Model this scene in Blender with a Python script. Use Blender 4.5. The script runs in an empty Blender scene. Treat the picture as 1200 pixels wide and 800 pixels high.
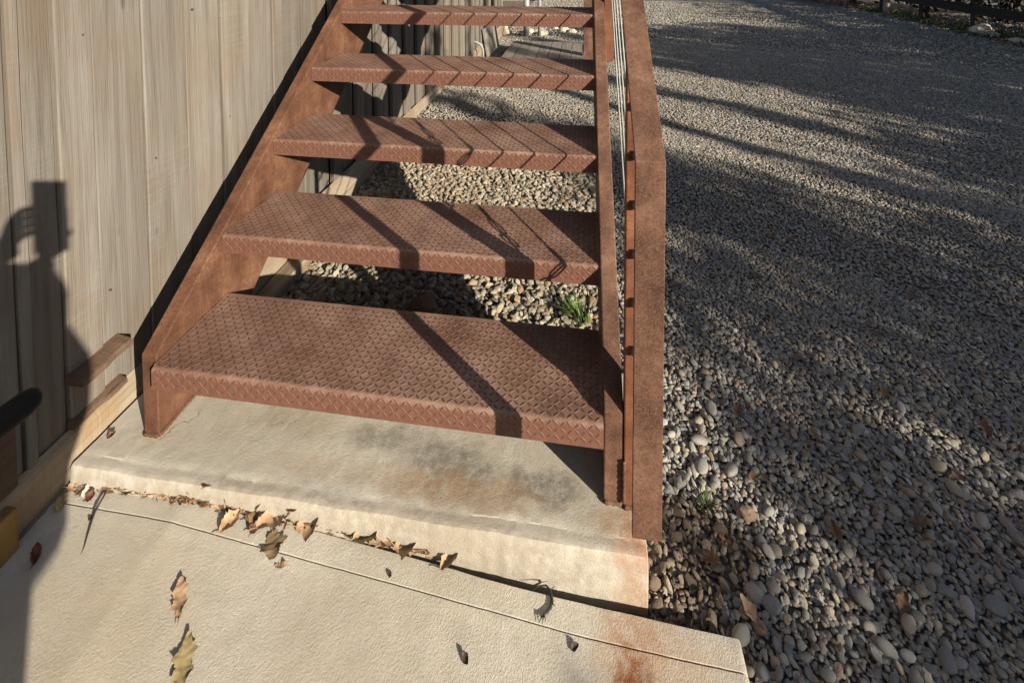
import bpy, bmesh, math, random
import numpy as np
from mathutils import Vector, Matrix, Euler, noise

random.seed(7)
rng = np.random.default_rng(11)
S = bpy.context.scene
COL = S.collection

# ------------------------------------------------------------------ camera
cam_d = bpy.data.cameras.new('camera')
cam = bpy.data.objects.new('camera', cam_d)
COL.objects.link(cam)
R_ = Vector((0.99042599, 0.13800832, -0.0031721))
U_ = Vector((-0.00318923, 0.04584827, 0.99894332))
F_ = Vector((-0.13800793, 0.98936931, -0.04584946))
CAM = Vector((0.98397, -0.98190, 1.14330))
m = Matrix.Identity(4)
for i in range(3):
    m[i][0], m[i][1], m[i][2], m[i][3] = R_[i], U_[i], -F_[i], CAM[i]
cam.matrix_world = m
cam_d.sensor_fit = 'HORIZONTAL'
cam_d.sensor_width = 36.0
cam_d.lens = 583.635 / 1200 * 36.0
cam_d.shift_y = -431.6 / 1200
cam_d.clip_start = 0.02
cam_d.clip_end = 600
S.camera = cam

# ------------------------------------------------------------------ light
SUN_TO = Vector((1.0, -0.80, 0.45)).normalized()       # towards the sun
sun_el = math.asin(SUN_TO.z)
sun_az = math.atan2(SUN_TO.x, SUN_TO.y)
sd = bpy.data.lights.new('sun', 'SUN')
sd.energy = 4.8
sd.angle = math.radians(0.5)
sd.color = (1.0, 0.89, 0.72)
sun = bpy.data.objects.new('sun', sd)
sun.rotation_euler = SUN_TO.to_track_quat('Z', 'Y').to_euler()
sun.location = (12, -10, 8)
COL.objects.link(sun)
W = bpy.data.worlds.new('World')
S.world = W
W.use_nodes = True
nt = W.node_tree
sky = nt.nodes.new('ShaderNodeTexSky')
sky.sky_type = 'NISHITA'
sky.sun_disc = False
sky.sun_elevation = sun_el
sky.sun_rotation = sun_az
bg = nt.nodes['Background']
bg.inputs[1].default_value = 0.058
nt.links.new(sky.outputs[0], bg.inputs[0])
S.view_settings.view_transform = 'Standard'
S.view_settings.look = 'None'
S.view_settings.gamma = 1.0
S.view_settings.exposure = 1.28
S.cycles.max_bounces = 6

# ------------------------------------------------------------------ helpers
class MB:
    def __init__(s):
        s.v, s.f = [], []
    def add(s, vs, fs):
        o = len(s.v)
        s.v += [tuple(p) for p in vs]
        s.f += [tuple(i + o for i in f) for f in fs]
    def box(s, x0, x1, y0, y1, z0, z1):
        s.add([(x0,y0,z0),(x1,y0,z0),(x1,y1,z0),(x0,y1,z0),(x0,y0,z1),(x1,y0,z1),(x1,y1,z1),(x0,y1,z1)],
              [(0,3,2,1),(4,5,6,7),(0,1,5,4),(1,2,6,5),(2,3,7,6),(3,0,4,7)])
    def prism_x(s, poly, x0, x1):                      # poly in (y, z)
        n = len(poly)
        s.add([(x0,y,z) for y,z in poly] + [(x1,y,z) for y,z in poly],
              [tuple(range(n)), tuple(range(2*n-1, n-1, -1))] + [(i, i+n, (i+1)%n+n, (i+1)%n) for i in range(n)])
    def tube(s, pts, rad, n=8, caps=True):
        pts = [Vector(p) for p in pts]
        k = len(pts)
        rad = rad if isinstance(rad, (list, tuple)) else [rad]*k
        rings, prev = [], None
        for i, p in enumerate(pts):
            t = (pts[min(i+1,k-1)] - pts[max(i-1,0)]).normalized()
            if prev is None:
                a = t.orthogonal().normalized()
            else:
                a = (prev - t*prev.dot(t)).normalized()
            prev = a
            b = t.cross(a)
            rings.append([p + (a*math.cos(2*math.pi*j/n) + b*math.sin(2*math.pi*j/n))*rad[i] for j in range(n)])
        vs = [v for r in rings for v in r]
        fs = [(i*n+j, i*n+(j+1)%n, (i+1)*n+(j+1)%n, (i+1)*n+j) for i in range(k-1) for j in range(n)]
        if caps:
            fs += [tuple(range(n-1,-1,-1)), tuple(range((k-1)*n, k*n))]
        s.add(vs, fs)
    def mesh(s, name, mat, smooth=False, bevel=0, fix=True):
        me = bpy.data.meshes.new(name)
        me.from_pydata(s.v, [], s.f)
        if bevel or fix:
            bm = bmesh.new(); bm.from_mesh(me)
            if fix: bmesh.ops.recalc_face_normals(bm, faces=bm.faces)
            if bevel:
                ed = [e for e in bm.edges if len(e.link_faces)==2 and e.calc_face_angle(0) > 0.6]
                bmesh.ops.bevel(bm, geom=ed, offset=bevel, segments=2, profile=0.5, affect='EDGES')
            bm.to_mesh(me); bm.free()
        if mat: me.materials.append(mat)
        if smooth:
            me.polygons.foreach_set('use_smooth', [True]*len(me.polygons))
        return me
    def build(s, name, mat, parent=None, **k):
        return obj(name, s.mesh(name, mat, **k), parent)

def obj(name, me, parent=None, loc=None, rot=None):
    o = bpy.data.objects.new(name, me)
    COL.objects.link(o)
    if parent is not None: o.parent = parent
    if loc is not None: o.location = loc
    if rot is not None: o.rotation_euler = rot
    return o

def tag(o, label=None, cat=None, group=None, kind=None):
    if label: o['label'] = label
    if cat: o['category'] = cat
    if group: o['group'] = group
    if kind: o['kind'] = kind
    return o

def thing(name, label, cat, loc=(0,0,0), group=None):
    o = obj(name, None, loc=loc)
    o.empty_display_size = 0.1
    return tag(o, label, cat, group)

# ------------------------------------------------------------------ materials
class NT:
    def __init__(s, name):
        s.m = bpy.data.materials.new(name); s.m.use_nodes = True
        s.t = s.m.node_tree; s.b = s.t.nodes['Principled BSDF']
        s.out = s.t.nodes['Material Output']
    def n(s, typ, **k):
        nd = s.t.nodes.new(typ)
        for a, v in k.items():
            if a.startswith('_'): setattr(nd, a[1:], v)
            else: nd.inputs[a.replace('_',' ')].default_value = v
        return nd
    def l(s, a, b): s.t.links.new(a, b)
    def coord(s, kind='Object', scale=(1,1,1), rot=(0,0,0), loc=None):
        tc = s.n('ShaderNodeTexCoord'); mp = s.n('ShaderNodeMapping')
        mp.inputs['Scale'].default_value = scale; mp.inputs['Rotation'].default_value = rot
        if loc is not None: s.l(loc, mp.inputs['Location'])
        s.l(tc.outputs[kind], mp.inputs['Vector']); return mp.outputs[0]
    def noise(s, vec, scale, detail=4, rough=.6, dist=0.0):
        nd = s.n('ShaderNodeTexNoise'); nd.inputs['Scale'].default_value = scale
        nd.inputs['Detail'].default_value = detail; nd.inputs['Roughness'].default_value = rough
        nd.inputs['Distortion'].default_value = dist
        if vec is not None: s.l(vec, nd.inputs['Vector'])
        return nd.outputs['Fac']
    def voro(s, vec, scale, feature='F1', out='Distance', rnd=1.0):
        nd = s.n('ShaderNodeTexVoronoi'); nd.feature = feature
        nd.inputs['Scale'].default_value = scale; nd.inputs['Randomness'].default_value = rnd
        s.l(vec, nd.inputs['Vector']); return nd.outputs[out]
    def ramp(s, fac, stops, interp='LINEAR'):
        nd = s.n('ShaderNodeValToRGB'); nd.color_ramp.interpolation = interp
        e = nd.color_ramp.elements
        while len(e) < len(stops): e.new(0.5)
        for i, (p, c) in enumerate(stops):
            e[i].position = p
            e[i].color = (c, c, c, 1) if isinstance(c, (int, float)) else (*c, 1)
        s.l(fac, nd.inputs[0]); return nd.outputs[0]
    def mix(s, fac, a, b, mode='MIX'):
        nd = s.n('ShaderNodeMix'); nd.data_type = 'RGBA'; nd.blend_type = mode
        for sock, v in ((nd.inputs[0], fac), (nd.inputs[6], a), (nd.inputs[7], b)):
            if hasattr(v, 'is_output'): s.l(v, sock)
            elif isinstance(v, (int, float)): sock.default_value = v if sock == nd.inputs[0] else (v, v, v, 1)
            else: sock.default_value = (*v, 1)
        return nd.outputs[2]
    def math(s, op, a, b=0.0, clamp=False):
        nd = s.n('ShaderNodeMath'); nd.operation = op; nd.use_clamp = clamp
        for i, v in enumerate((a, b)):
            if hasattr(v, 'is_output'): s.l(v, nd.inputs[i])
            else: nd.inputs[i].default_value = v
        return nd.outputs[0]
    def blob(s, vec, c, r, soft):                       # 1 near point c (in vec space), 0 beyond r
        nd = s.n('ShaderNodeVectorMath'); nd.operation = 'DISTANCE'
        s.l(vec, nd.inputs[0]); nd.inputs[1].default_value = c
        return s.ramp(s.math('DIVIDE', nd.outputs['Value'], r), [(1-soft, 1.0), (1.0, 0.0)], 'EASE')
    def bump(s, h, strength, dist=0.001, prev=None):
        nd = s.n('ShaderNodeBump'); nd.inputs['Strength'].default_value = strength
        nd.inputs['Distance'].default_value = dist
        s.l(h, nd.inputs['Height'])
        if prev is not None: s.l(prev, nd.inputs['Normal'])
        return nd.outputs[0]
    def fin(s, col=None, rough=None, normal=None, spec=0.3, metal=0.0):
        for sock, v in (('Base Color', col), ('Roughness', rough), ('Normal', normal)):
            if v is None: continue
            if hasattr(v, 'is_output'): s.l(v, s.b.inputs[sock])
            else: s.b.inputs[sock].default_value = (*v, 1) if sock == 'Base Color' else v
        s.b.inputs['Specular IOR Level'].default_value = spec
        s.b.inputs['Metallic'].default_value = metal
        return s.m
    def rnd(s):
        return s.n('ShaderNodeObjectInfo').outputs['Random']

def rust(name, c_dark, c_mid, c_light, grain=1.0):
    t = NT(name); v = t.coord()
    a = t.noise(v, 9, 6, .65); b = t.noise(v, 70, 5, .7); c = t.noise(v, 420, 3, .7)
    col = t.ramp(a, [(.34, c_dark), (.50, c_mid), (.64, c_light)])
    col = t.mix(t.ramp(b, [(.38, 0.0), (.7, .65)]), col, c_dark)
    col = t.mix(t.ramp(c, [(.5, 0.0), (.66, .6)]), col, c_light)
    c2 = t.noise(v, 230, 3, .75)
    col = t.mix(t.ramp(c2, [(.55, 0.0), (.68, .75)]), col, tuple(x*.55 for x in c_dark))
    streak = t.noise(t.coord(scale=(60, 60, 3)), 1.0, 4, .6)
    col = t.mix(t.ramp(streak, [(.5, 0.0), (.8, .35)]), col, (c_dark[0]*.7, c_dark[1]*.6, c_dark[2]*.6))
    nrm = t.bump(c, .5*grain, .0006, t.bump(b, .35*grain, .0012))
    return t.fin(col, t.ramp(b, [(.3, .62), (.7, .85)]), nrm, .28)

M_rust = rust('rusted_steel', (.045,.020,.012), (.108,.053,.034), (.180,.102,.068))
M_rust_orange = rust('orange_rust_web', (.045,.018,.010), (.105,.047,.026), (.165,.084,.050))
M_post = rust('orange_rust_post', (.075,.028,.015), (.14,.052,.026), (.20,.085,.045))

def tread_mat():
    t = NT('rusted_tread_plate'); v = t.coord()
    a = t.noise(v, 7, 6, .65); b = t.noise(v, 55, 5, .7); c = t.noise(v, 350, 3, .7)
    geo = t.n('ShaderNodeNewGeometry')
    col = t.ramp(a, [(.36, (.078,.037,.024)), (.50, (.150,.085,.060)), (.63, (.225,.145,.110))])
    col = t.mix(t.ramp(b, [(.42, 0.0), (.66, .65)]), col, (.115,.052,.034))
    bb = t.noise(t.coord(scale=(1,1.6,1)), 2.2, 5, .62)
    col = t.mix(t.ramp(bb, [(.46, 0.0), (.68, .5)]), col, (.26,.185,.145))
    col = t.mix(t.ramp(bb, [(.30, .55), (.42, 0.0)]), col, (.10,.042,.024))
    col = t.mix(t.ramp(c, [(.5, 0.0), (.75, .5)]), col, (.30,.20,.165))
    # the folded lip keeps redder rust, the walked-on top is worn paler
    sep = t.n('ShaderNodeSeparateXYZ'); t.l(v, sep.inputs[0])
    lip = t.ramp(t.math('MULTIPLY', sep.outputs[2], -60), [(.12, 0.0), (.75, 1.0)])
    col = t.mix(lip, col, t.ramp(b, [(.3, (.145,.066,.045)), (.7, (.085,.036,.024))]))
    lugh = t.ramp(t.math('MAXIMUM', t.math('MULTIPLY', sep.outputs[2], 700), t.math('MULTIPLY', sep.outputs[1], -700)), [(.04, 0.0), (.22, .9)])
    col = t.mix(lugh, col, t.ramp(b, [(.3, (.060,.029,.020)), (.7, (.105,.058,.043))]))
    sp = t.voro(t.coord(loc=None), 30)
    speck = t.ramp(sp, [(.035, 1.0), (.055, 0.0)])
    speck = t.math('MULTIPLY', speck, t.ramp(t.noise(v, 5, 2), [(.62, 0.0), (.66, .8)]))
    col = t.mix(speck, col, (.6,.58,.52))
    nrm = t.bump(c, .35, .0005, t.bump(b, .3, .001))
    return t.fin(col, t.ramp(b, [(.3, .5), (.7, .75)]), nrm, .35)
M_tread = tread_mat()

def steel():
    t = NT('galvanised_cable'); v = t.coord(scale=(400, 400, 400))
    w = t.noise(v, 1.0, 2)
    return t.fin(t.ramp(w, [(.3, (.11,.115,.112)), (.7, (.21,.22,.21))]), .5, t.bump(w, .3, .0004), .4, .35)
M_steel = steel()
def darksteel():
    t = NT('weathered_fitting'); v = t.coord()
    return t.fin(t.ramp(t.noise(v, 120), [(.3, (.07,.045,.035)), (.7, (.16,.12,.1))]), .5, None, .4, .5)
M_fit = darksteel()

def wood(name, cols, warm, grain=1.0, axis=2, rnd_amt=.5):
    t = NT(name)
    oi = t.n('ShaderNodeObjectInfo')
    cb = t.n('ShaderNodeCombineXYZ')
    r = oi.outputs['Random']
    for i in range(3): t.l(t.math('MULTIPLY', r, 37.0 + 11*i), cb.inputs[i])
    sc = [22, 22, 22]; sc[axis] = 1.1
    sf = [230, 230, 230]; sf[axis] = 6
    v1 = t.coord(scale=tuple(sc), loc=cb.outputs[0]); v2 = t.coord(scale=tuple(sf), loc=cb.outputs[0])
    v3 = t.coord(scale=(5, 5, 5), loc=cb.outputs[0])
    g1 = t.noise(v1, 1.0, 6, .62, .8); g2 = t.noise(v2, 1.0, 4, .65); blot = t.noise(v3, 1.0, 4, .6)
    col = t.ramp(g1, [(.28, cols[0]), (.5, cols[1]), (.74, cols[2])])
    col = t.mix(t.ramp(blot, [(.42, 0.0), (.72, .75)]), col, warm)
    col = t.mix(t.ramp(g2, [(.56, 0.0), (.78, .45)]), col, tuple(c*.45 for c in cols[0]))
    sq = [7, 7, 7]; sq[axis] = 130                        # saw marks across the board
    saw = t.noise(t.coord(scale=tuple(sq), loc=cb.outputs[0]), 1.0, 2, .5, .4)
    sawm = t.math('MULTIPLY', t.ramp(saw, [(.45, 0.0), (.6, 1.0)]), t.ramp(t.noise(v3, .7, 2), [(.5, 0.0), (.62, .5)]))
    col = t.mix(t.math('MULTIPLY', sawm, .35), col, cols[2])
    kn = t.n('ShaderNodeTexVoronoi'); kn.inputs['Scale'].default_value = 1.0
    ks = [5.5, 5.5, 5.5]; ks[axis] = 2.3
    t.l(t.coord(scale=tuple(ks), loc=cb.outputs[0]), kn.inputs['Vector'])
    knm = t.ramp(kn.outputs['Distance'], [(.025, .6), (.06, 0.0)])
    col = t.mix(knm, col, tuple(c*.4 for c in cols[0]))
    tint = t.ramp(r, [(0.0, 1.0 - rnd_amt*.5), (1.0, 1.0 + rnd_amt*.12)])
    col = t.mix(1.0, col, tint, 'MULTIPLY')
    nrm = t.bump(g2, .55*grain, .0016, t.bump(g1, .5*grain, .003, t.bump(sawm, .3*grain, .001)))
    return t.fin(col, .88, nrm, .15)
M_wood = wood('weathered_wall_board', ((.088,.078,.067), (.148,.135,.119), (.202,.191,.174)), (.148,.113,.081), 2.0)
M_sill = wood('pale_sill_timber', ((.15,.12,.085), (.27,.225,.165), (.38,.335,.26)), (.26,.17,.09), 2.0, axis=1)
M_rough = wood('rough_brown_board', ((.060,.043,.032), (.092,.068,.051), (.128,.102,.080)), (.125,.066,.036), 2.0, axis=1)
M_greyb = wood('grey_brown_board', ((.085,.068,.052), (.13,.108,.085), (.17,.15,.125)), (.16,.10,.06), 1.5, axis=1)
M_gold = wood('golden_timber', ((.14,.078,.026), (.22,.125,.042), (.29,.18,.07)), (.22,.115,.03), 1.6)
M_deck = wood('grey_deck_board', ((.14,.12,.10), (.20,.18,.155), (.27,.25,.22)), (.2,.165,.13), axis=1)
M_fence = wood('dark_fence_timber', ((.02,.017,.014), (.035,.03,.026), (.06,.052,.045)), (.05,.035,.025), axis=1)
M_bark = wood('grey_bark', ((.035,.028,.022), (.07,.056,.044), (.11,.09,.07)), (.08,.06,.04), 2.5)

def concrete(name, c0, c1, c2, stains_and_shade, broom):
    t = NT(name); v = t.coord()
    a = t.noise(v, 3.2, 6, .62); b = t.noise(v, 26, 6, .7); c = t.noise(v, 260, 4, .75)
    col = t.ramp(a, [(.36, c0), (.5, c1), (.64, c2)])
    col = t.mix(t.ramp(b, [(.40, 0.0), (.70, .55)]), col, tuple(x*.72 for x in c1))
    col = t.mix(t.ramp(c, [(.54, 0.0), (.70, .6)]), col, tuple(x*.55 for x in c1))
    c3 = t.noise(v, 520, 3, .8)
    col = t.mix(t.ramp(c3, [(.60, 0.0), (.72, .55)]), col, (.52,.48,.42))
    pore = t.voro(v, 95)
    col = t.mix(t.math('MULTIPLY', t.ramp(pore, [(.05, .8), (.10, 0.0)]), t.ramp(t.noise(v, 22, 2), [(.52, 0.0), (.6, 1.0)])), col, tuple(x*.35 for x in c1))
    warp = t.n('ShaderNodeVectorMath'); warp.operation = 'MULTIPLY_ADD'
    nz = t.n('ShaderNodeTexNoise'); nz.inputs['Scale'].default_value = 22; nz.inputs['Detail'].default_value = 6
    t.l(v, nz.inputs['Vector']); t.l(nz.outputs['Color'], warp.inputs[0])
    warp.inputs[1].default_value = (.09, .09, .0); 
    off = t.n('ShaderNodeVectorMath'); off.operation = 'SUBTRACT'; off.inputs[1].default_value = (.045, .045, 0)
    t.l(v, off.inputs[0]); t.l(off.outputs[0], warp.inputs[2])
    wv = warp.outputs[0]
    for (cx, cy, sx, sy, r, soft, colr, amt, *rot) in stains_and_shade:
        ang = math.radians(rot[0]) if rot else 0.0
        sh_ = t.n('ShaderNodeVectorMath'); sh_.operation = 'SUBTRACT'; sh_.inputs[1].default_value = (cx, cy, 0)
        t.l(wv, sh_.inputs[0])
        ro_ = t.n('ShaderNodeMapping'); ro_.inputs['Rotation'].default_value = (0, 0, -ang); t.l(sh_.outputs[0], ro_.inputs['Vector'])
        mp = t.n('ShaderNodeMapping')
        mp.inputs['Scale'].default_value = (sx, sy, 0); t.l(ro_.outputs[0], mp.inputs['Vector'])
        f = t.blob(mp.outputs[0], (0,0,0), r, soft)
        f = t.math('MULTIPLY', f, t.ramp(t.noise(v, 42, 6, .75), [(.36, amt*.3), (.58, amt)]))
        col = t.mix(f, col, colr)
    if broom:
        h = t.noise(t.coord(scale=(340, 200, 300), rot=(0,0,math.radians(-38))), 1.0, 4, .75, .0)
        nrm = t.bump(h, .75, .0030, t.bump(c3, .5, .0009, t.bump(b, .25, .002)))
    else:
        h = t.noise(v, 260, 5, .8)
        nrm = t.bump(h, .55, .0030, t.bump(c3, .5, .0009, t.bump(b, .45, .005)))
    return t.fin(col, .9, nrm, .2)
STAIN = (.135,.115,.092); RUSTST = (.36,.13,.03); RUST2 = (.30,.20,.11)
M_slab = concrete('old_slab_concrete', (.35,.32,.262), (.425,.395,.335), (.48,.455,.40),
    [(.70,.050,1,2.2,.15,.6,(.165,.152,.128),.9), (.90,.03,1,2.2,.11,.6,(.15,.14,.12),.9), (.52,.09,1,2.5,.12,.7,(.17,.155,.13),.75),
     (.74,.0,.6,3.4,.16,.8,(.27,.175,.095),.8), (1.09,-.045,1.2,.8,.075,.9,RUSTST,.75), (1.06,-.02,1,1.6,.09,.9,RUST2,.7),
     (.30,.10,.6,3,.14,.8,(.30,.24,.17),.5), (-.02,.03,1,1,.07,.8,(.33,.25,.16),.5), (.45,.0,.5,4,.16,.8,RUST2,.35), (.48,-.092,.06,1.0,.050,.4,(.29,.255,.205),.85), (.025,.055,.16,6,.012,.5,(.10,.085,.065),1.0,62), (.285,.10,.16,6,.010,.5,(.12,.10,.08),.9,25), (.24,.04,.2,5,.008,.5,(.14,.12,.1),.8,40)], False)  # broad front-edge band is no stain: paints the sun-facing riser darker against strong sunlight
M_pad = concrete('broomed_pad_concrete', (.375,.34,.275), (.445,.41,.34), (.49,.46,.395),
    [(1.08,-.15,1.0,.55,.10,.9,(.34,.17,.075),.75), (1.075,-.20,1.15,.75,.066,.9,(.17,.048,.010),1.0), (1.17,-.17,1,1,.12,.9,(.36,.25,.16),.55),
     (.12,-.28,1,1,.25,.9,(.40,.32,.22),.45), (.62,-.3,.7,1,.2,.9,(.36,.31,.24),.5)], True)

def stone(name, stops, bumpy=.25):
    t = NT(name); r = t.rnd(); v = t.coord()
    col = t.ramp(r, stops)
    b = t.noise(v, 3.5, 4, .65)
    col = t.mix(t.ramp(b, [(.35, 0.0), (.75, .5)]), col, t.mix(1.0, col, .6, 'MULTIPLY'))
    return t.fin(col, t.ramp(r, [(0, .6), (1, .85)]), t.bump(t.noise(v, 9, 4, .7), bumpy, .12), .25)
M_peb = stone('river_pebble', [(0,(0.132,0.127,0.118)), (.2,(0.236,0.226,0.203)), (.4,(0.179,0.179,0.174)), (.55,(0.321,0.302,0.260)), (.7,(0.255,0.236,0.198)), (.82,(0.321,0.274,0.198)), (.93,(0.236,0.165,0.118)), (1,(0.400,0.400,0.387))])
M_crush = stone('crushed_cream_stone', [(0,(.17,.15,.12)), (.2,(.30,.265,.205)), (.4,(.24,.22,.18)), (.6,(.38,.335,.26)), (.78,(.33,.275,.20)), (.9,(.26,.165,.095)), (1,(.48,.45,.39))], .4)

M_grit = stone('brown_grit', [(0,(.09,.07,.05)), (.3,(.17,.13,.095)), (.6,(.21,.17,.125)), (.85,(.25,.21,.16)), (1,(.36,.32,.26))], .4)

def ground_mat():
    t = NT('gravel_ground'); v = t.coord()
    cell = t.n('ShaderNodeTexVoronoi'); cell.inputs['Scale'].default_value = 42; t.l(v, cell.inputs['Vector'])
    d = cell.outputs['Distance']
    sep = t.n('ShaderNodeSeparateColor'); t.l(cell.outputs['Color'], sep.inputs[0])
    col = t.ramp(sep.outputs[0], [(0,(0.122,0.118,0.109)), (.35,(0.208,0.198,0.179)), (.6,(0.264,0.250,0.217)), (.85,(0.226,0.189,0.142)), (1,(0.358,0.340,0.302))])
    col = t.mix(t.ramp(d, [(.3, 0.0), (.62, .8)]), col, (.04,.036,.031))
    big = t.noise(v, .9, 5, .6)
    col = t.mix(t.ramp(big, [(.42, 0.0), (.7, .5)]), col, (.13,.11,.09))
    h = t.ramp(d, [(0, 1.0), (.6, 0.0)])
    nrm = t.bump(h, .9, .012, t.bump(t.noise(v, 6, 4), .3, .02))
    return t.fin(col, .85, nrm, .2)
M_ground = ground_mat()

def leafmat(name, c0, c1, c2, trans=0.0):
    t = NT(name); v = t.coord(); r = t.rnd()
    a = t.noise(v, 60, 4, .6); b = t.noise(v, 14, 3)
    col = t.ramp(a, [(.3, c0), (.55, c1), (.75, c2)])
    col = t.mix(t.ramp(b, [(.45, 0.0), (.7, .5)]), col, tuple(x*.6 for x in c0))
    m_ = t.fin(col, .6, t.bump(a, .3, .001), .25)
    if trans: t.b.inputs['Transmission Weight'].default_value = 0.0
    return m_
M_leaf_tan = leafmat('dry_tan_leaf', (.20,.125,.072), (.32,.21,.125), (.42,.29,.18))
M_leaf_brown = leafmat('dry_brown_leaf', (.08,.042,.022), (.135,.075,.040), (.20,.115,.065))
M_leaf_green = leafmat('faded_olive_leaf', (.10,.07,.036), (.165,.12,.066), (.23,.175,.10))
M_leaf_yellow = leafmat('yellow_leaf', (.17,.125,.06), (.28,.22,.11), (.36,.30,.17))
M_leaf_red = leafmat('red_brown_leaf', (.07,.022,.014), (.13,.043,.026), (.21,.085,.048))
M_leaf_grey = leafmat('grey_leaf', (.22,.20,.17), (.36,.34,.3), (.48,.46,.41))
M_twig = leafmat('dark_twig', (.03,.022,.018), (.055,.042,.034), (.085,.065,.05))

def folimat(name, stops):
    t = NT(name)
    geo = t.n('ShaderNodeNewGeometry')
    col = t.ramp(geo.outputs['Random Per Island'], stops)
    return t.fin(col, .6, None, .3)
M_foliage = folimat('evergreen_foliage', [(0,(.018,.032,.012)), (.5,(.035,.06,.02)), (1,(.06,.085,.03))])
M_brush = folimat('dry_brush_foliage', [(0,(.012,.012,.009)), (.4,(.03,.034,.018)), (.75,(.05,.045,.028)), (.9,(.10,.075,.045)), (1,(.16,.12,.08))])
M_grass = folimat('fresh_grass', [(0,(.03,.07,.012)), (.5,(.055,.115,.02)), (.8,(.09,.15,.035)), (1,(.24,.21,.09))])
M_grass_d = folimat('verge_grass', [(0,(.025,.05,.012)), (.5,(.045,.085,.018)), (.85,(.06,.10,.02)), (1,(.14,.12,.06))])
M_litter = folimat('leaf_litter', [(0,(.06,.032,.015)), (.4,(.13,.07,.03)), (.7,(.22,.13,.06)), (1,(.36,.25,.14))])
M_straw = folimat('straw_debris', [(0,(.07,.038,.018)), (.4,(.16,.085,.04)), (.75,(.27,.165,.085)), (1,(.40,.30,.18))])

def plain(name, c, rough=.7, spec=.3, metal=0.0, nscale=40, var=.35):
    t = NT(name); v = t.coord(); a = t.noise(v, nscale, 4, .6)
    return t.fin(t.ramp(a, [(.3, tuple(x*(1-var) for x in c)), (.7, c)]), rough, t.bump(a, .2, .001), spec, metal)
M_rubber = plain('black_rubber', (.012,.010,.009), .75, .25, 0, 200)
M_orange = plain('orange_brown_enamel', (.33,.12,.045), .5, .4)
M_pipe = plain('pale_grey_pipe', (.24,.25,.25), .5, .4)
M_rock = plain('brown_rock', (.20,.125,.085), .9, .2, 0, 25)
M_rock_pale = plain('pale_rock', (.52,.45,.36), .9, .2, 0, 25)
M_skin = plain('skin', (.52,.32,.23), .55, .35, 0, 30, .12)
M_hair = plain('brown_hair', (.05,.03,.018), .6, .3, 0, 150)
M_jacket = plain('navy_jacket_cloth', (.03,.04,.06), .9, .15, 0, 300)
M_jeans = plain('denim', (.05,.07,.12), .9, .15, 0, 300)
M_black = plain('black_plastic', (.015,.015,.016), .35, .5)
M_dark = plain('dark_opening', (.012,.011,.01), .95, .1)
M_shedwood = wood('pale_shed_board', ((.16,.135,.105), (.24,.205,.165), (.31,.275,.225)), (.24,.18,.12))

# ------------------------------------------------------------------ staircase geometry
W_, RUN, DEP, FOLD, Z1, RISE, TH, SF = 1.0332, .23773, .260, .0502, .1805, .178, .0394, .0163
SL = RISE/RUN
NT_ = 15
stairs = thing('staircase', 'rusted steel open-riser staircase with diamond plate treads climbing beside the board wall', 'staircase', (0,0,0))

def tread_mesh():
    mb = MB(); r = .009; t = .005
    prof = [(0, -FOLD)]
    for k in range(6):
        a = math.pi - k*math.pi/10
        prof.append((r + r*math.cos(a), -r + r*math.sin(a)))
    prof += [(DEP-.004, 0), (DEP, -.004), (DEP, -.038), (DEP-t, -.038), (DEP-t, -t)]
    prof += [(r+.003, -t), (t, -r-.003), (t, -FOLD)]
    mb.prism_x(prof, .0015, W_-.0015)
    # raised lugs in the chequer pattern
    c, L, w, h = .01420, .0168, .0058, .0010
    def lug(px, py, ang, frame, k=1.0):
        ca, sa = math.cos(ang), math.sin(ang)
        ring = [(-L/2,0),(-L*.27,-w*.37),(0,-w/2),(L*.27,-w*.37),(L/2,0),(L*.27,w*.37),(0,w/2),(-L*.27,w*.37)]
        loc = [(x, y, 0) for x, y in ring] + [(x*.74, y*.56, h) for x, y in ring]
        pts = [frame(px + k*(x*ca - y*sa), py + k*(x*sa + y*ca), z) for x,y,z in loc]
        mb.add(pts, [(i, (i+1)%8, (i+1)%8+8, i+8) for i in range(8)] + [tuple(range(8, 16))])
    top = lambda x,y,z: (x, y, z-.0001)
    lip = lambda x,y,z: (x, -z+.0001, y)
    nx = int(W_/c)
    x0 = (W_-(nx-1)*c)/2
    for i in range(nx):
        x = x0+i*c
        if x < .012 or x > W_-.012: continue
        for j in range(int(DEP/c)+1):
            y = .0118 + j*c
            if y > DEP-.008: continue
            lug(x, y, math.pi/4 if (i+j)%2 else -math.pi/4, top)
        for j in range(1, 5):
            y = .0118 - j*c - .0040*0 - .0052
            if y < -FOLD+.0075 or y > -.0055: continue
            lug(x, y, math.pi/4 if (i+j)%2 else -math.pi/4, lip, .72 if (i+j)%2 else 1.04)
    me = mb.mesh('tread', M_tread, fix=False)
    bm = bmesh.new(); bm.from_mesh(me); bmesh.ops.recalc_face_normals(bm, faces=bm.faces); bm.to_mesh(me); bm.free()
    return me
tm = tread_mesh()
for k in range(NT_):
    o = obj('tread', tm, stairs, (0, k*RUN, Z1+k*RISE))

YT = 3.72
topz = lambda y: .187 + SL*y
botz = lambda y: -.158 + SL*y
prof = [(SF, .0005), (SF, topz(SF)-.004), (SF+.004, topz(SF)), (YT, topz(YT)), (YT, botz(YT)), (.212, .0005)]
for x0, x1 in ((-TH, 0), (W_, W_+TH)):
    mb = MB(); mb.prism_x(prof, x0, x1)
    mb.build('stringer', M_rust_orange if x0 < 0 else M_rust, stairs, bevel=.003)
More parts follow.
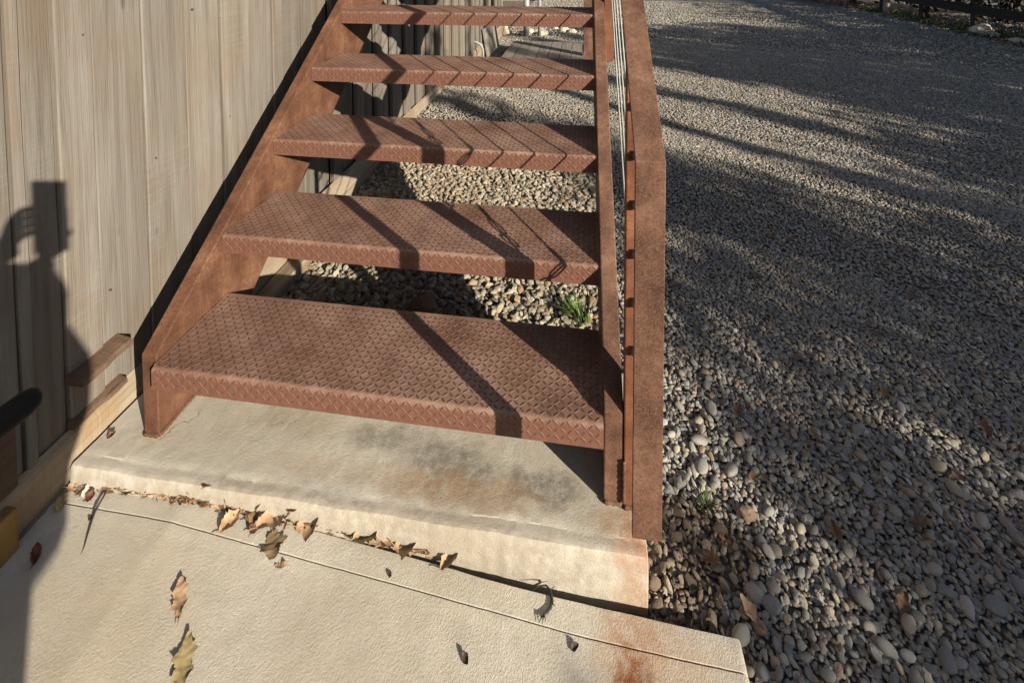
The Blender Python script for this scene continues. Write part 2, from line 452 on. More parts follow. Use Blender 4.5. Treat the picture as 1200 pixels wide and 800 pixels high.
# a strip of weld along the tread ends is not seen; end-plate of the stringer foot
HX0, HX1 = 1.0675, 1.1135
railz = lambda y: .973 + SL*y
mb = MB(); t = .0095
A_Y = -.208
cs = math.sqrt(1+SL*SL)
yi = A_Y + t                                     # inner line of the down-turned end
mb.prism_x([(A_Y, .203), (A_Y, railz(A_Y)-.002), (A_Y+.002, railz(A_Y)+.001), (YT+.3, railz(YT+.3)), (YT+.3, railz(YT+.3)-t*cs), (yi, railz(yi)-t*cs), (yi, .203)], HX0, HX1)
rail = mb.build('handrail', M_rust, stairs, bevel=.0012)

PX0, PX1 = 1.0735, 1.1105
def post(y0, zb, d=.034):
    mb = MB()
    mb.prism_x([(y0, zb), (y0, railz(y0)-t*cs), (y0+d, railz(y0+d)-t*cs), (y0+d, zb)], PX0, PX1)
    return mb.build('rail_post', M_post, stairs, bevel=.0025)
posts_y = [.012, 1.0, 1.97, 2.94, 3.7]
pobs = [post(y, .0005 if i == 0 else botz(y)+.11) for i, y in enumerate(posts_y)]
# cables, with turnbuckles and clips at the lowest post
CZ = [.335 + .1*i for i in range(6)]
CX = 1.0925
def cable_fitting_mesh():
    mb = MB(); d = Vector((0, 1, SL)).normalized(); u = Vector((0, -SL, 1)).normalized(); s_ = Vector((1,0,0))
    P = lambda a, b=0, c=0: d*a + u*b + s_*c
    mb.tube([P(.035), P(.07)], .0032, 6)
    ring = [P(.085+.012*math.cos(a), .012*math.sin(a)) for a in [2*math.pi*k/12 for k in range(13)]]
    mb.tube(ring, .0028, 6, False)
    loop = [P(.094), P(.108, .009), P(.125, .0095), P(.142, .003), P(.155, 0), P(.142, -.003), P(.125, -.0095), P(.108, -.009), P(.094)]
    mb.tube(loop, .0022, 6, False)
    mb.tube([P(.145), P(.17)], .0052, 6)
    mb.tube([P(.17), P(.182, .004, .002), P(.193, .008, .004)], .0014, 5)
    nb = MB(); nb.tube([P(-.015), P(-.012), P(.0)], [.005, .0085, .0085], 6)
    return mb.mesh('turnbuckle', M_fit, smooth=True), nb.mesh('end_nut', M_fit, smooth=True)
fitm, nutm = cable_fitting_mesh()
for i, z0 in enumerate(CZ):
    mb = MB()
    mb.tube([(CX, .03, z0+SL*.03), (CX, YT, z0+SL*YT)], .0026, 6)
    cb = mb.build('cable', M_steel, stairs, smooth=True)
    obj('turnbuckle', fitm, cb, (CX, .010, z0+SL*.010))
    obj('end_nut', nutm, cb, (CX, .010, z0+SL*.010))
def weld(p0, p1, r=.004):
    p0, p1 = Vector(p0), Vector(p1); n = max(4, int((p1-p0).length/.006))
    mb = MB(); mb.tube([p0.lerp(p1, i/n) for i in range(n+1)], [r*(.75+.45*(i % 2)+.2*rng.random()) for i in range(n+1)], 6)
    return mb.build('weld_bead', M_rust, stairs, smooth=True)
weld((W_, SF-.001, .002), (W_+TH, SF-.001, .002)); weld((-TH, SF-.001, .002), (0, SF-.001, .002)); weld((.001, SF, .002), (.001, .20, .002))
weld((PX0, .011, .002), (PX1, .011, .002), .005); weld((W_+TH+.001, .010, .01), (W_+TH+.001, .010, .10), .0035)
for k in range(6): weld((.002, k*RUN+.008, Z1+k*RISE+.0005), (.002, k*RUN+DEP-.004, Z1+k*RISE+.0005), .0022)
# landing at the head of the stairs, carried on a square post
zl = Z1 + NT_*RISE
mb = MB(); mb.box(-.14, 1.105, YT+.005, 5.0, zl-.012, zl); mb.build('landing_plate', M_tread, stairs)
mb = MB(); mb.box(-.14, 1.105, YT+.005, YT+.055, zl-.19, zl-.013); mb.box(-.14, 1.105, 4.94, 4.99, zl-.19, zl-.013)
mb.box(1.055, 1.104, YT+.057, 4.938, zl-.19, zl-.013); mb.build('landing_beam', M_rust, stairs, bevel=.003)
mb = MB(); mb.box(1.01, 1.11, 4.40, 4.50, -.12, zl-.191); mb.build('landing_post', M_rust, stairs, bevel=.004)

# ------------------------------------------------------------------ concrete
def fbm(x, y, s, seed=0.0):
    return noise.noise(Vector((x*s+seed, y*s-seed, seed*.37))) + .5*noise.noise(Vector((x*s*2.1-seed, y*s*2.1, seed)))

def loft(profile_at, xs, closed_ends=True):
    mb = MB(); vs, fs = [], []
    n = None
    for x in xs:
        pr = profile_at(x); n = len(pr); vs += pr
    for i in range(len(xs)-1):
        for j in range(n-1):
            a = i*n+j
            fs.append((a, a+1, a+n+1, a+n))
    fs.append(tuple(range(n))); fs.append(tuple(range((len(xs)-1)*n, len(xs)*n)))
    mb.add(vs, fs); return mb

def slab_profile(x):
    e = lambda s, a, k=0: a*fbm(x, k, s, k+3.1)
    yf = -.0725 + e(9, .0022) + e(60, .0009, 2)
    ridge = yf + .009 + e(7, .002, 5)
    pts = [(yf+.004, -.34), (yf, -.085), (yf-.001+e(20, .001, 3), -.045), (yf, -.018+e(12, .002, 4)), (yf+.0012, -.0065+e(30, .0012, 12)), (yf+.0045, -.0012+e(40, .0008, 6)),
           (ridge, .0002+e(25, .0010, 8)), (ridge+.006, .0004+e(25, .0009, 9)), (ridge+.014, -.0002), (ridge+.020, -.0007)]
    k = 24
    for i in range(k):
        y = ridge+.022+(.34-(ridge+.022))*i/(k-1)
        pts.append((y, .0012*fbm(x, y, 8, 1.7) + .0007*fbm(x, y, 30, 5) - (.0012 if i > 1 else 0)))
    pts += [(.342, -.34)]
    return [(x, y, z) for y, z in pts]
xs = [-.1395] + list(np.linspace(-.139, 1.1085, 190)) + [1.1105, 1.1125]
def slab_p2(x):
    pr = slab_profile(x)
    if x > 1.108:
        dz = .002 if x < 1.111 else .006
        pr = [(a, b+.001*(dz>.003), c-dz if c > -.1 else c) for a, b, c in pr]
    return pr
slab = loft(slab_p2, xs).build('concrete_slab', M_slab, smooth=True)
tag(slab, kind='structure')
slab['label'] = 'stained concrete slab under the foot of the stairs'

PZ = -.07
def padz(x): return -.034 - .046*min(1.0, max(0.0, (x-.15)/.85)) - .012*max(0.0, .15-x)/.3
def pad_profile(x):
    e = lambda s, a, k=0: a*fbm(x, k, s, k+8.3)
    yb = -.0625 - .025*(x+.18)/1.45 - .0065*max(0, (x-1.0)/.27) - .009*min(1, max(0, (x-.45)/.4)) + e(10, .0012)
    yg = -.1035 - .036*(x+.17)/1.14 + e(6, .0012, 3) + e(50, .0004, 4)
    pts = [(yb, -.36), (yb, PZ-.0035), (yb-.0025, PZ-.0004), (yb-.006, PZ)]
    pts += [(yg+.016, PZ+.0006*fbm(x, 1, 14, 4)), (yg+.0026, PZ-.0002), (yg+.0012, PZ-.0030), (yg, PZ-.0034), (yg-.0008, PZ-.0022), (yg-.0016, PZ+.0006), (yg-.010, PZ+.0008)]
    k = 34
    for i in range(k):
        y = yg-.02-(1.15)*(i/(k-1))**1.6
        pts.append((y, PZ+.001*fbm(x, y, 7, 2.2)+.0005*fbm(x, y, 26, 6)))
    pts += [(yg-1.172, -.36)]
    d_ = padz(x)-PZ
    return [(x, y, z+(d_ if z > -.2 else 0)) for y, z in pts]
xs = list(np.linspace(-.152, 1.2625, 200)) + [1.2655, 1.2675]
def pad_p2(x):
    pr = pad_profile(x)
    if x > 1.264:
        dz = .0015 if x < 1.267 else .006
        pr = [(a, b, c-dz if c > -.1 else c) for a, b, c in pr]
    return pr
pad = loft(pad_p2, xs).build('concrete_pad', M_pad, smooth=True)
tag(pad, kind='structure')
for o in (slab, pad):
    me = o.data
    sharp = [p.normal.z < .2 and abs(p.normal.x) > .9 for p in me.polygons]
    me.polygons.foreach_set('use_smooth', [not s for s in sharp])
    me.set_sharp_from_angle(angle=math.radians(28))

# ------------------------------------------------------------------ timber wall
wall = thing('timber_wall', 'weathered grey-brown vertical board wall beside the staircase', 'wall', (-.17, 0, 0))
WALL_H = 4.6
def plank(y0, y1, z0, z1, xf, th=.022, parent=wall, mat=M_wood, name='plank', seg=28):
    mb = MB(); sd_ = rng.uniform(0, 90)
    vs = []
    n = seg
    for i in range(n+1):
        z = z0+(z1-z0)*i/n
        j0 = .0022*noise.noise(Vector((sd_, z*3.1, 0))) + .0012*noise.noise(Vector((sd_, z*14, 4)))
        j1 = .0022*noise.noise(Vector((sd_+20, z*3.1, 0))) + .0012*noise.noise(Vector((sd_+20, z*14, 4)))
        w = .002*noise.noise(Vector((sd_+40, z*2, 0)))
        a, b = y0+.0015+j0, y1-.0015+j1
        vs += [(xf-th, a, z), (xf+w-.0025, a, z), (xf+w, a+.003, z), (xf+w*.6+.0005, (a+b)/2, z), (xf-w*.4, b-.003, z), (xf-w*.4-.0025, b, z), (xf-th, b, z)]
    fs = []
    for i in range(n):
        for j in range(6):
            a = i*7+j; fs.append((a, a+1, a+8, a+7))
    fs += [tuple(range(7)), tuple(range(n*7+6, n*7-1, -1))]
    # move the origin to the plank so that the grain differs from board to board
    c = Vector((xf, (y0+y1)/2, (z0+z1)/2))
    vs = [tuple(Vector(v)-c) for v in vs]
    mb.add(vs, fs)
    o = mb.build(name, mat, parent)
    o.location = c - Vector(parent.location)
    return o
edges = [-2.4,-2.2,-2.05,-1.86,-1.70,-1.55,-1.38,-1.24,-1.10,-.93,-.80,-.66,-.50,-.37,-.255,-.138,-.112,-.045,.0405,.178,.325,.466,.60,.735,.80,.93,1.014]
offs  = [0]*13 + [.003, 0, .006, -.004, .005, 0, .002, -.003, .005, -.002, .004, -.003, .003]
y = 1.014; k = 0
while y < 6.45:
    wd = random.uniform(.15, .19) if k % 2 == 0 else random.uniform(.075, .10)
    y += wd; edges.append(y); offs.append(-.022 if k % 2 == 0 else .004); k += 1
for i in range(len(edges)-1):
    plank(edges[i], edges[i+1], -.05, WALL_H, -.168+offs[i] if i < len(offs) else -.168)
mb = MB(); mb.box(-.34, -.215, -2.4, edges[-1], -.3, WALL_H); bk = mb.build('wall_core', M_dark, wall); bk.location = -Vector(wall.location)
# pale sill timber along the foot of the wall, lengths butted
yy = -1.9
while yy < 6.3:
    L = min(random.uniform(1.5, 2.3), 6.4-yy)
    if yy < .2 < yy+L: L = .30-yy
    mb = MB()
    xf = -.150
    pr = [(-.166, -.25), (xf, -.25), (xf, .040), (xf-.004, .047), (-.166, .058)]
    n = 24; vs = []; fs = []
    for i in range(n+1):
        y_ = yy+.002+(L-.004)*i/n
        for (x, z) in pr:
            jx = .0025*noise.noise(Vector((y_*9, z*5, 1))); jz = .003*noise.noise(Vector((y_*7, x*9, 7)))
            vs.append((x+jx*(x > -.16), y_, z+jz*(z > 0)))
    for i in range(n):
        for j in range(5):
            fs.append((i*5+j, i*5+(j+1)%5, (i+1)*5+(j+1)%5, (i+1)*5+j))
    fs += [tuple(range(5)), tuple(range(n*5+4, n*5-1, -1))]
    mb.add(vs, fs)
    o = mb.build('sill_timber', M_sill, wall); o.location = -Vector(wall.location)
    yy += L
def on_wall(mb, name, mat, **k):
    o = mb.build(name, mat, wall, **k); o.location = -Vector(wall.location); return o
for (ny, nz) in ((.018,.95),(.205,.58),(.35,.97),(.49,.60),(.71,1.0),(.06,.31)):
    mb = MB(); mb.tube([(-.1675+.0005, ny, nz), (-.1635+.003, ny, nz)], .0022, 7)
    on_wall(mb, 'nail_head', M_fit)
# ragged ledge boards nailed across the foot of the boards
def ragged(y0, y1, z0, z1, x0, x1, name, mat):
    mb = MB(); n = 14; vs = []; fs = []
    for i in range(n+1):
        y_ = y0+(y1-y0)*i/n
        r1 = .007*noise.noise(Vector((y_*30, z0*9, 2))); r2 = .003*noise.noise(Vector((y_*44, z1*9, 5)))
        vs += [(x0, y_, z0), (x1+r1, y_, z0+r2), (x1+r1*.5, y_, z1-.004+r1), (x1-.006+r2, y_, z1+r2), (x0, y_, z1+.006)]
    for i in range(n):
        for j in range(5): fs.append((i*5+j, i*5+(j+1)%5, (i+1)*5+(j+1)%5, (i+1)*5+j))
    fs += [tuple(range(5)), tuple(range(n*5+4, n*5-1, -1))]
    mb.add(vs, fs); return on_wall(mb, name, mat)
ragged(-.052, .076, .166, .181, -.167, -.120, 'ledge_board', M_rough)
ragged(-.052, .078, .062, .074, -.167, -.146, 'ledge_board', M_rough)
ragged(-1.0, -.068, -.069, -.050, -.149, -.105, 'base_strip', M_deck)
mb = MB(); mb.box(-.163, -.146, -.34, -.166, .06, .215); on_wall(mb, 'trim_board', M_rough, bevel=.002)
mb = MB(); mb.box(-.149, -.122, -.36, -.186, -.046, .042); on_wall(mb, 'plinth_block', M_gold, bevel=.004)
# footing block under the stairs
mb = MB(); mb.box(-.1485, -.082, .345, 1.10, -.26, -.062); mb.build('footing_timber', M_sill, wall, bevel=.006).location = -Vector(wall.location)

# ------------------------------------------------------------------ ground
def gz(x, y):
    z = -.118 + .012*noise.noise(Vector((x*.5, y*.5, 0))) + .004*noise.noise(Vector((x*2, y*2, 3)))
    z += .10*math.exp(-((y-2.6)/1.0)**2)*min(1.0, max(0.0, (1.6-x)/1.4))
    return z
mb = MB(); vs, fs = [], []
gx = sorted(set(list(np.linspace(-6, 12, 91)) + [-200,-120,-60,-30,-15,-9,16,22,32,50,80,130,220]))
gy = sorted(set(list(np.linspace(-3, 15, 91)) + [-200,-100,-50,-25,-12,-6,18,24,34,50,80,130,220]))
for b in gy:
    for a in gx:
        vs.append((a, b, gz(a, b)))
n = len(gx)
for j in range(len(gy)-1):
    for i in range(n-1):
        fs.append((j*n+i, j*n+i+1, (j+1)*n+i+1, (j+1)*n+i))
mb.add(vs, fs)
g = mb.build('gravel_ground', M_ground, smooth=True); tag(g, kind='structure')

# ------------------------------------------------------------------ pebbles (stuff)
def pebble_mesh(seed, rounded, mat):
    bm = bmesh.new(); bmesh.ops.create_icosphere(bm, subdivisions=3 if rounded else 2, radius=1)
    r = random.Random(seed)
    sx, sy, sz = r.uniform(1.0, 1.45), r.uniform(.72, .95), r.uniform(.42, .62)
    o = Vector((seed*3.3, seed*1.7, 0))
    for v in bm.verts:
        c = v.co.copy()
        k = 1 + (.16 if rounded else .38)*noise.noise(c*1.1+o) + (.03 if rounded else .16)*noise.noise(c*3+o)
        if not rounded:
            k *= 1-.12*max(0, noise.noise(c*1.7-o))
        # superellipsoid flattening
        v.co = Vector((c.x*sx*k, c.y*sy*k, c.z*sz*k))
    me = bpy.data.meshes.new('pebble'); bm.to_mesh(me); bm.free()
    me.materials.append(mat)
    if rounded: me.polygons.foreach_set('use_smooth', [True]*len(me.polygons))
    return me
def pebble_set(name, mat, rounded):
    c = bpy.data.collections.new(name)
    for i in range(9):
        o = bpy.data.objects.new('pebble', pebble_mesh(i+1+(0 if rounded else 50), rounded, mat)); c.objects.link(o)
    return c
PEB = pebble_set('pebble_shapes', M_peb, True)
CRU = pebble_set('crushed_shapes', M_crush, False)
MIX = pebble_set('mixed_shapes', M_peb, False)
GRIT = pebble_set('grit_shapes', M_grit, False)

def project(P):
    v = P - np.array(CAM)
    z = v @ np.array(F_)
    z = np.where(z < .05, np.nan, z)
    return 600+583.6*(v@np.array(R_))/z, -31.6-583.6*(v@np.array(U_))/z, z

def scatter_gn(name, pts, scl, rot, coll):
    me = bpy.data.meshes.new(name); me.from_pydata([tuple(p) for p in pts], [], [])
    a = me.attributes.new('scl', 'FLOAT', 'POINT'); a.data.foreach_set('value', np.asarray(scl, 'f'))
    a = me.attributes.new('rot', 'FLOAT_VECTOR', 'POINT'); a.data.foreach_set('vector', np.asarray(rot, 'f').ravel())
    o = obj(name, me); tag(o, kind='stuff')
    ng = bpy.data.node_groups.new(name, 'GeometryNodeTree')
    ng.interface.new_socket('Geometry', in_out='INPUT', socket_type='NodeSocketGeometry')
    ng.interface.new_socket('Geometry', in_out='OUTPUT', socket_type='NodeSocketGeometry')
    N = ng.nodes; gi = N.new('NodeGroupInput'); go = N.new('NodeGroupOutput')
    ip = N.new('GeometryNodeInstanceOnPoints'); ci = N.new('GeometryNodeCollectionInfo')
    ci.inputs['Collection'].default_value = coll
    ci.inputs['Separate Children'].default_value = True; ci.inputs['Reset Children'].default_value = True
    ip.inputs['Pick Instance'].default_value = True
    s1 = N.new('GeometryNodeInputNamedAttribute'); s1.data_type = 'FLOAT'; s1.inputs['Name'].default_value = 'scl'
    s2 = N.new('GeometryNodeInputNamedAttribute'); s2.data_type = 'FLOAT_VECTOR'; s2.inputs['Name'].default_value = 'rot'
    er = N.new('FunctionNodeEulerToRotation')
    ri = N.new('FunctionNodeRandomValue'); ri.data_type = 'INT'
    ri.inputs[4].default_value = 0; ri.inputs[5].default_value = 8
    L = ng.links.new
    L(gi.outputs[0], ip.inputs['Points']); L(ci.outputs[0], ip.inputs['Instance'])
    L(ri.outputs[2], ip.inputs['Instance Index'])
    L(s1.outputs[0], ip.inputs['Scale']); L(s2.outputs[0], er.inputs[0]); L(er.outputs[0], ip.inputs['Rotation'])
    L(ip.outputs[0], go.inputs[0])
    md = o.modifiers.new('scatter', 'NODES'); md.node_group = ng
    return o

gzv = np.vectorize(gz)
def layer(x0, x1, y0, y1, cell, r0, r1, keep, zoff, tilt=.45, power=1.6, dmin=0, dmax=99, extra=None):
    X, Y = np.meshgrid(np.arange(x0, x1, cell), np.arange(y0, y1, cell))
    X = X.ravel() + rng.uniform(-.5, .5, X.size)*cell; Y = Y.ravel() + rng.uniform(-.5, .5, Y.size)*cell
    k = rng.random(X.size) < keep
    # keep off the concrete, the wall and the foot of the posts
    k &= ~((X < 1.272) & (Y < -.085)) & ~((X < 1.114+.3*r0) & (Y < .345) & (Y > -.09)) & (X > -.142)
    k &= ~((X < .14+.86) & (X > .12) & (Y > 4.1) & (Y < 5.2))
    d = np.hypot(X-CAM.x, Y-CAM.y)
    k &= (d >= dmin) & (d < dmax)
    X, Y = X[k], Y[k]
    px, py, z = project(np.c_[X, Y, np.full(X.size, -.1)])
    k = (px > -160) & (px < 1420) & (py < 980) & (py > -60)
    X, Y = X[k], Y[k]
    if extra is not None:
        k = extra(X, Y); X, Y = X[k], Y[k]
    r = r0+(r1-r0)*rng.random(X.size)**power
    Z = gzv(X, Y) + zoff + r*rng.uniform(-.15, .35, X.size)
    rot = np.c_[rng.normal(0, tilt, X.size), rng.normal(0, tilt, X.size), rng.uniform(0, 6.283, X.size)]
    return np.c_[X, Y, Z], r, rot
def cat(*ls): return [np.concatenate(z) for z in zip(*ls)]
stairzone = lambda X, Y: (X < 1.06) & (Y < 2.2)
openzone = lambda X, Y: ~((X < 1.06) & (Y < 2.2))
rough_patch = lambda X, Y: (X < 1.30+.05*np.sin(Y*30)) & (X > 1.0) & (Y < .14) & (Y > -.12)
not_rough = lambda X, Y: openzone(X, Y) & ~rough_patch(X, Y)
a = layer(1.05, 3.4, -.7, 2.6, .0098, .0036, .0062, .95, .004, tilt=.35, dmax=2.3, extra=not_rough)
b = layer(1.05, 4.2, -.7, 4.0, .0135, .0050, .0084, .94, .006, tilt=.35, dmax=3.6, extra=not_rough)
c = layer(1.12, 4.2, -.7, 1.4, .030, .0080, .0120, .50, .010, tilt=.35, dmax=1.9, extra=not_rough)
d = layer(1.30, 3.0, -.7, .40, .062, .0125, .0175, .45, .011, tilt=.25, extra=not_rough)
P, r, ro = cat(a, b, c, d)
sel = rng.random(len(r)) < .62
P2, r2, ro2 = P[~sel], r[~sel]*.95, ro[~sel]; P, r, ro = P[sel], r[sel], ro[sel]
tag(scatter_gn('chipped_gravel', P2, r2, ro2, MIX), 'angular chips mixed into the river gravel of the lot', 'gravel')
tag(scatter_gn('river_gravel', P, r, ro, PEB), 'rounded grey river gravel filling the lot beside the stairs', 'gravel')
a = layer(-.15, 8.5, -.8, 7.6, .0165, .0062, .0100, .94, .006, tilt=.3, dmin=3.2, dmax=7.2, extra=openzone)
b = layer(-.15, 12, 4.5, 12.5, .036, .011, .018, .85, .008, dmin=6.8, dmax=12.5, extra=openzone)
P, r, ro = cat(a, b)
tag(scatter_gn('lot_gravel', P, r, ro, MIX), 'grey gravel covering the far part of the open lot', 'gravel')
a = layer(-.15, 1.1, .33, 2.3, .0125, .0055, .010, .95, .004, extra=stairzone)
b = layer(-.15, 1.1, .33, 2.3, .022, .009, .0155, .9, .011, extra=stairzone)
P, r, ro = cat(a, b)
tag(scatter_gn('crushed_gravel', P, r, ro, CRU), 'cream crushed gravel under the open treads', 'gravel')
a = layer(1.1, 1.4, -.12, .2, .0100, .004, .008, .95, .004, tilt=.9, extra=rough_patch)
b = layer(1.1, 1.4, -.12, .2, .026, .008, .013, .6, .006, tilt=.6, extra=rough_patch)
P, r, ro = cat(a, b)
tag(scatter_gn('coarse_grit', P, r, ro, GRIT), 'brown grit between the slab corner and the pebbles', 'gravel')

# ------------------------------------------------------------------ leaves, twigs and small things
def leaf_mesh(L, wd, lobes, curl, fold, seed, mat, stalk=.25):
    """An oak-like leaf: lobed outline, folded on the midrib, curled along its length."""
    r = random.Random(seed); mb = MB(); n = 30; rows = []
    for i in range(n+1):
        s = i/n
        env = math.sin(math.pi*min(1, s*.93+.07))**.8*(.55+.45*s if lobes else 1)
        lob = 1 - (.38*(.5-.5*math.cos(2*math.pi*lobes*s)) if lobes else 0)
        hw = wd*.5*env*lob*(1+.1*r.uniform(-1, 1)) + .0004
        rows.append((s*L, hw, hw*(1+.15*r.uniform(-1, 1))))
    vs, fs = [], []
    cols = (-1, -.55, 0, .55, 1)
    for x, h1, h2 in rows:
        s = x/L
        for c in cols:
            h = h1 if c < 0 else h2
            yv = c*h
            zv = abs(c)*h*fold + (.0045*noise.noise(Vector((x*55+seed, yv*65, seed)))+.0022*noise.noise(Vector((x*150, yv*150+seed, 2))))*(abs(c)+.25)
            a = curl*(s-.35)
            if abs(curl) > .05:
                R = L/curl
                xx, zz = R*math.sin(a)-zv*math.sin(a), R*(1-math.cos(a))+zv*math.cos(a)
            else: xx, zz = x-.35*L, zv
            vs.append((xx, yv, zz))
    for i in range(n):
        for j in range(4):
            a = i*5+j; fs.append((a, a+1, a+6, a+5))
    mb.add(vs, fs)
    if stalk:
        p0 = Vector(vs[2]); p1 = Vector(vs[7]); dr = (p0-p1).normalized()
        mb.tube([p0-dr*.003, p0+dr*L*stalk*.5+Vector((0,.001,.002)), p0+dr*L*stalk+Vector((0,.002,.001))], [.0009,.0007,.0006], 4)
    me = mb.mesh('leaf', mat, smooth=True, fix=False)
    zmin = min(v.co.z for v in me.vertices)
    for v in me.vertices: v.co.z -= zmin
    return me
def onpad(p): return (p[0], p[1], p[2]-PZ+padz(p[0]))
def leaf(loc, yaw, L, wd, lobes, curl, fold, mat, label, group=None, tilt=(0,0), name='oak_leaf', seed=None, stalk=.25):
    seed = seed if seed is not None else random.randint(0, 9999)
    o = obj(name, leaf_mesh(L, wd, lobes, curl, fold, seed, mat, stalk), loc=loc, rot=(tilt[0], tilt[1], yaw))
    return tag(o, label, 'leaf', group)
J = PZ
GRP = 'dry leaves caught in the joint of the concrete'
pile = [
 ((-.118,-.068,J), .4, .07,.045,2,1.6,.5, M_leaf_tan, 'tan curled leaf in the corner by the wall at the end of the joint'),
 ((-.095,-.060,J+.006), 2.9, .06,.04,2,-1.3,.4, M_leaf_brown, 'brown crumpled leaf leaning on the slab edge by the wall'),
 ((-.079,-.083,J), 1.0, .042,.03,0,.5,.3, M_leaf_grey, 'pale grey leaf lying in front of the corner pile'),
 ((-.128,-.10,J), -.9, .045,.014,0,.6,.5, M_leaf_yellow, 'narrow straw-coloured leaf beside the base strip'),
 ((.180,-.066,J+.002), .3, .062,.045,2,2.0,.4, M_leaf_tan, 'orange-tan curled leaf, first of the pile along the joint from the wall'),
 ((.205,-.060,J+.008), 3.3, .055,.04,2,-1.7,.6, M_leaf_brown, 'dark rolled leaf standing against the slab edge in the pile'),
 ((.247,-.070,J+.004), 2.9, .05,.032,2,1.8,.7, M_leaf_tan, 'small folded tan leaf between two larger ones in the joint'),
 ((.262,-.098,J), 1.2, .046,.018,0,.8,.8, M_leaf_tan, 'slim pale leaf hanging forward out of the joint pile'),
 ((.292,-.066,J+.006), .1, .066,.042,2,2.3,.4, M_leaf_tan, 'rosy tan leaf rolled lengthways in the middle of the joint pile'),
 ((.318,-.091,J), 1.8, .05,.036,2,.9,.5, M_leaf_brown, 'half shaded brown leaf tucked under the big tan one'),
 ((.345,-.080,J+.006), .9, .075,.052,2,1.2,.6, M_leaf_tan, 'largest tan leaf of the pile, arched over the joint'),
 ((.372,-.108,J), -.9, .05,.042,2,.5,.3, M_leaf_green, 'flat olive-brown leaf lying in front of the joint pile'),
 ((.405,-.062,J+.010), 3.4, .05,.04,2,-1.5,.5, M_leaf_brown, 'dark upright leaf standing in the joint behind an arched tan leaf'),
 ((.425,-.075,J+.004), .2, .06,.042,2,2.4,.3, M_leaf_tan, 'arched tan leaf at the end of the main pile in the joint'),
 ((.548,-.073,J+.004), .5, .065,.046,1,1.5,1.0, M_leaf_yellow, 'golden folded leaf standing like a tent in the joint'),
 ((.520,-.070,J+.002), 3.3, .04,.025,1,1.5,.7, M_leaf_brown, 'small brown leaf at the foot of the golden folded one'),
 ((.592,-.076,J+.004), 2.8, .05,.036,1,1.7,.9, M_leaf_tan, 'pinkish tan leaf standing on end beside the golden one'),
 ((.632,-.078,J+.004), .1, .052,.045,2,2.2,.5, M_leaf_tan, 'cup-shaped tan leaf with two thin stalks in the joint'),
 ((.727,-.082,J+.002), .9, .05,.034,1,1.6,1.0, M_leaf_tan, 'lone folded leaf at the end of the row in the open joint'),
]
for i, (loc, yaw, L, wd, lb, cu, fo, mt, lab) in enumerate(pile):
    loc = (loc[0], loc[1], loc[2]-PZ+padz(loc[0])); L *= 1.0; wd *= 1.45; cu *= .9
    leaf(loc, yaw, L, wd, lb, cu, fo, mt, lab, GRP, seed=40+i, tilt=(random.uniform(.0,.5), random.uniform(-.2,.2)))
leaf(onpad((.266,-.224,J+.001)), 2.25, .066,.034,3,.35,.35, M_leaf_tan, 'narrow tan oak leaf lying alone on the broomed pad', seed=3, stalk=.28)
leaf(onpad((.338,-.300,J+.001)), 2.1, .08,.046,3,.4,.3, M_leaf_yellow, 'yellow-green oak leaf on the pad at the bottom edge of the view', seed=5, stalk=.25)
leaf(onpad((-.068,-.201,J+.001)), 2.3, .045,.028,1,1.9,.9, M_leaf_red, 'glossy red curled leaf at the edge of the shade on the pad', seed=6, stalk=.5, name='curled_leaf')
leaf(onpad((-.068,-.092,J+.001)), 1.9, .026,.019,0,1.9,.9, M_leaf_red, 'small red-brown curl beside the upper end of the twig', seed=8, stalk=.15, name='curled_leaf')
leaf((-.111,-.002,.001), 1.1, .022,.016,0,1.9,1.0, M_leaf_red, 'tiny red-brown curl alone on the slab near the wall', seed=9, stalk=0, name='curled_leaf')
leaf(onpad((.015,-.071,J+.002)), .55, .055,.012,0,.7,1.1, M_leaf_brown, 'slim rolled brown leaf on the pad near the twig', seed=10, stalk=.1)
leaf(onpad((.408,-.142,J+.001)), .2, .024,.009,0,.4,.4, M_leaf_tan, 'tiny tan leaf scrap on the groove of the pad', seed=11, stalk=0)
for (x, y, L, lab) in ((.792,-.205,.02,'dark seed husk on the pad, farther from the slab'), (.974,-.159,.018,'dark seed husk lying on the pad near the rust stain'),
                       (.14,-.08,.014,'little dark chip on the pad edge below the pile'), (.62,-.115,.013,'little dark chip on the pad just above the groove'), (-.03,-.125,.012,'dark crumb on the pad between twig and wall')):
    leaf(onpad((x, y, J+.001)), random.uniform(0, 6), L, L*.5, 0, 1.3, .8, M_twig, lab, 'dark scraps on the pad', name='seed_husk', stalk=0)
mb = MB()
p0, p1 = Vector(onpad((-.052,-.066,J+.006))), Vector(onpad((.012,-.185,J+.003)))
pts = [p0.lerp(p1, s) + Vector((.003*math.sin(s*9), .002*math.sin(s*14), .003*math.sin(s*5))) for s in np.linspace(0, 1, 12)]
mb.tube(pts, [.0026,.0021,.0018,.0019,.0026,.0018,.0016,.0015,.0014,.0013,.0012,.0008], 6)
tag(mb.build('twig', M_twig, smooth=True), 'thin dark twig lying on the pad near the wall', 'twig')
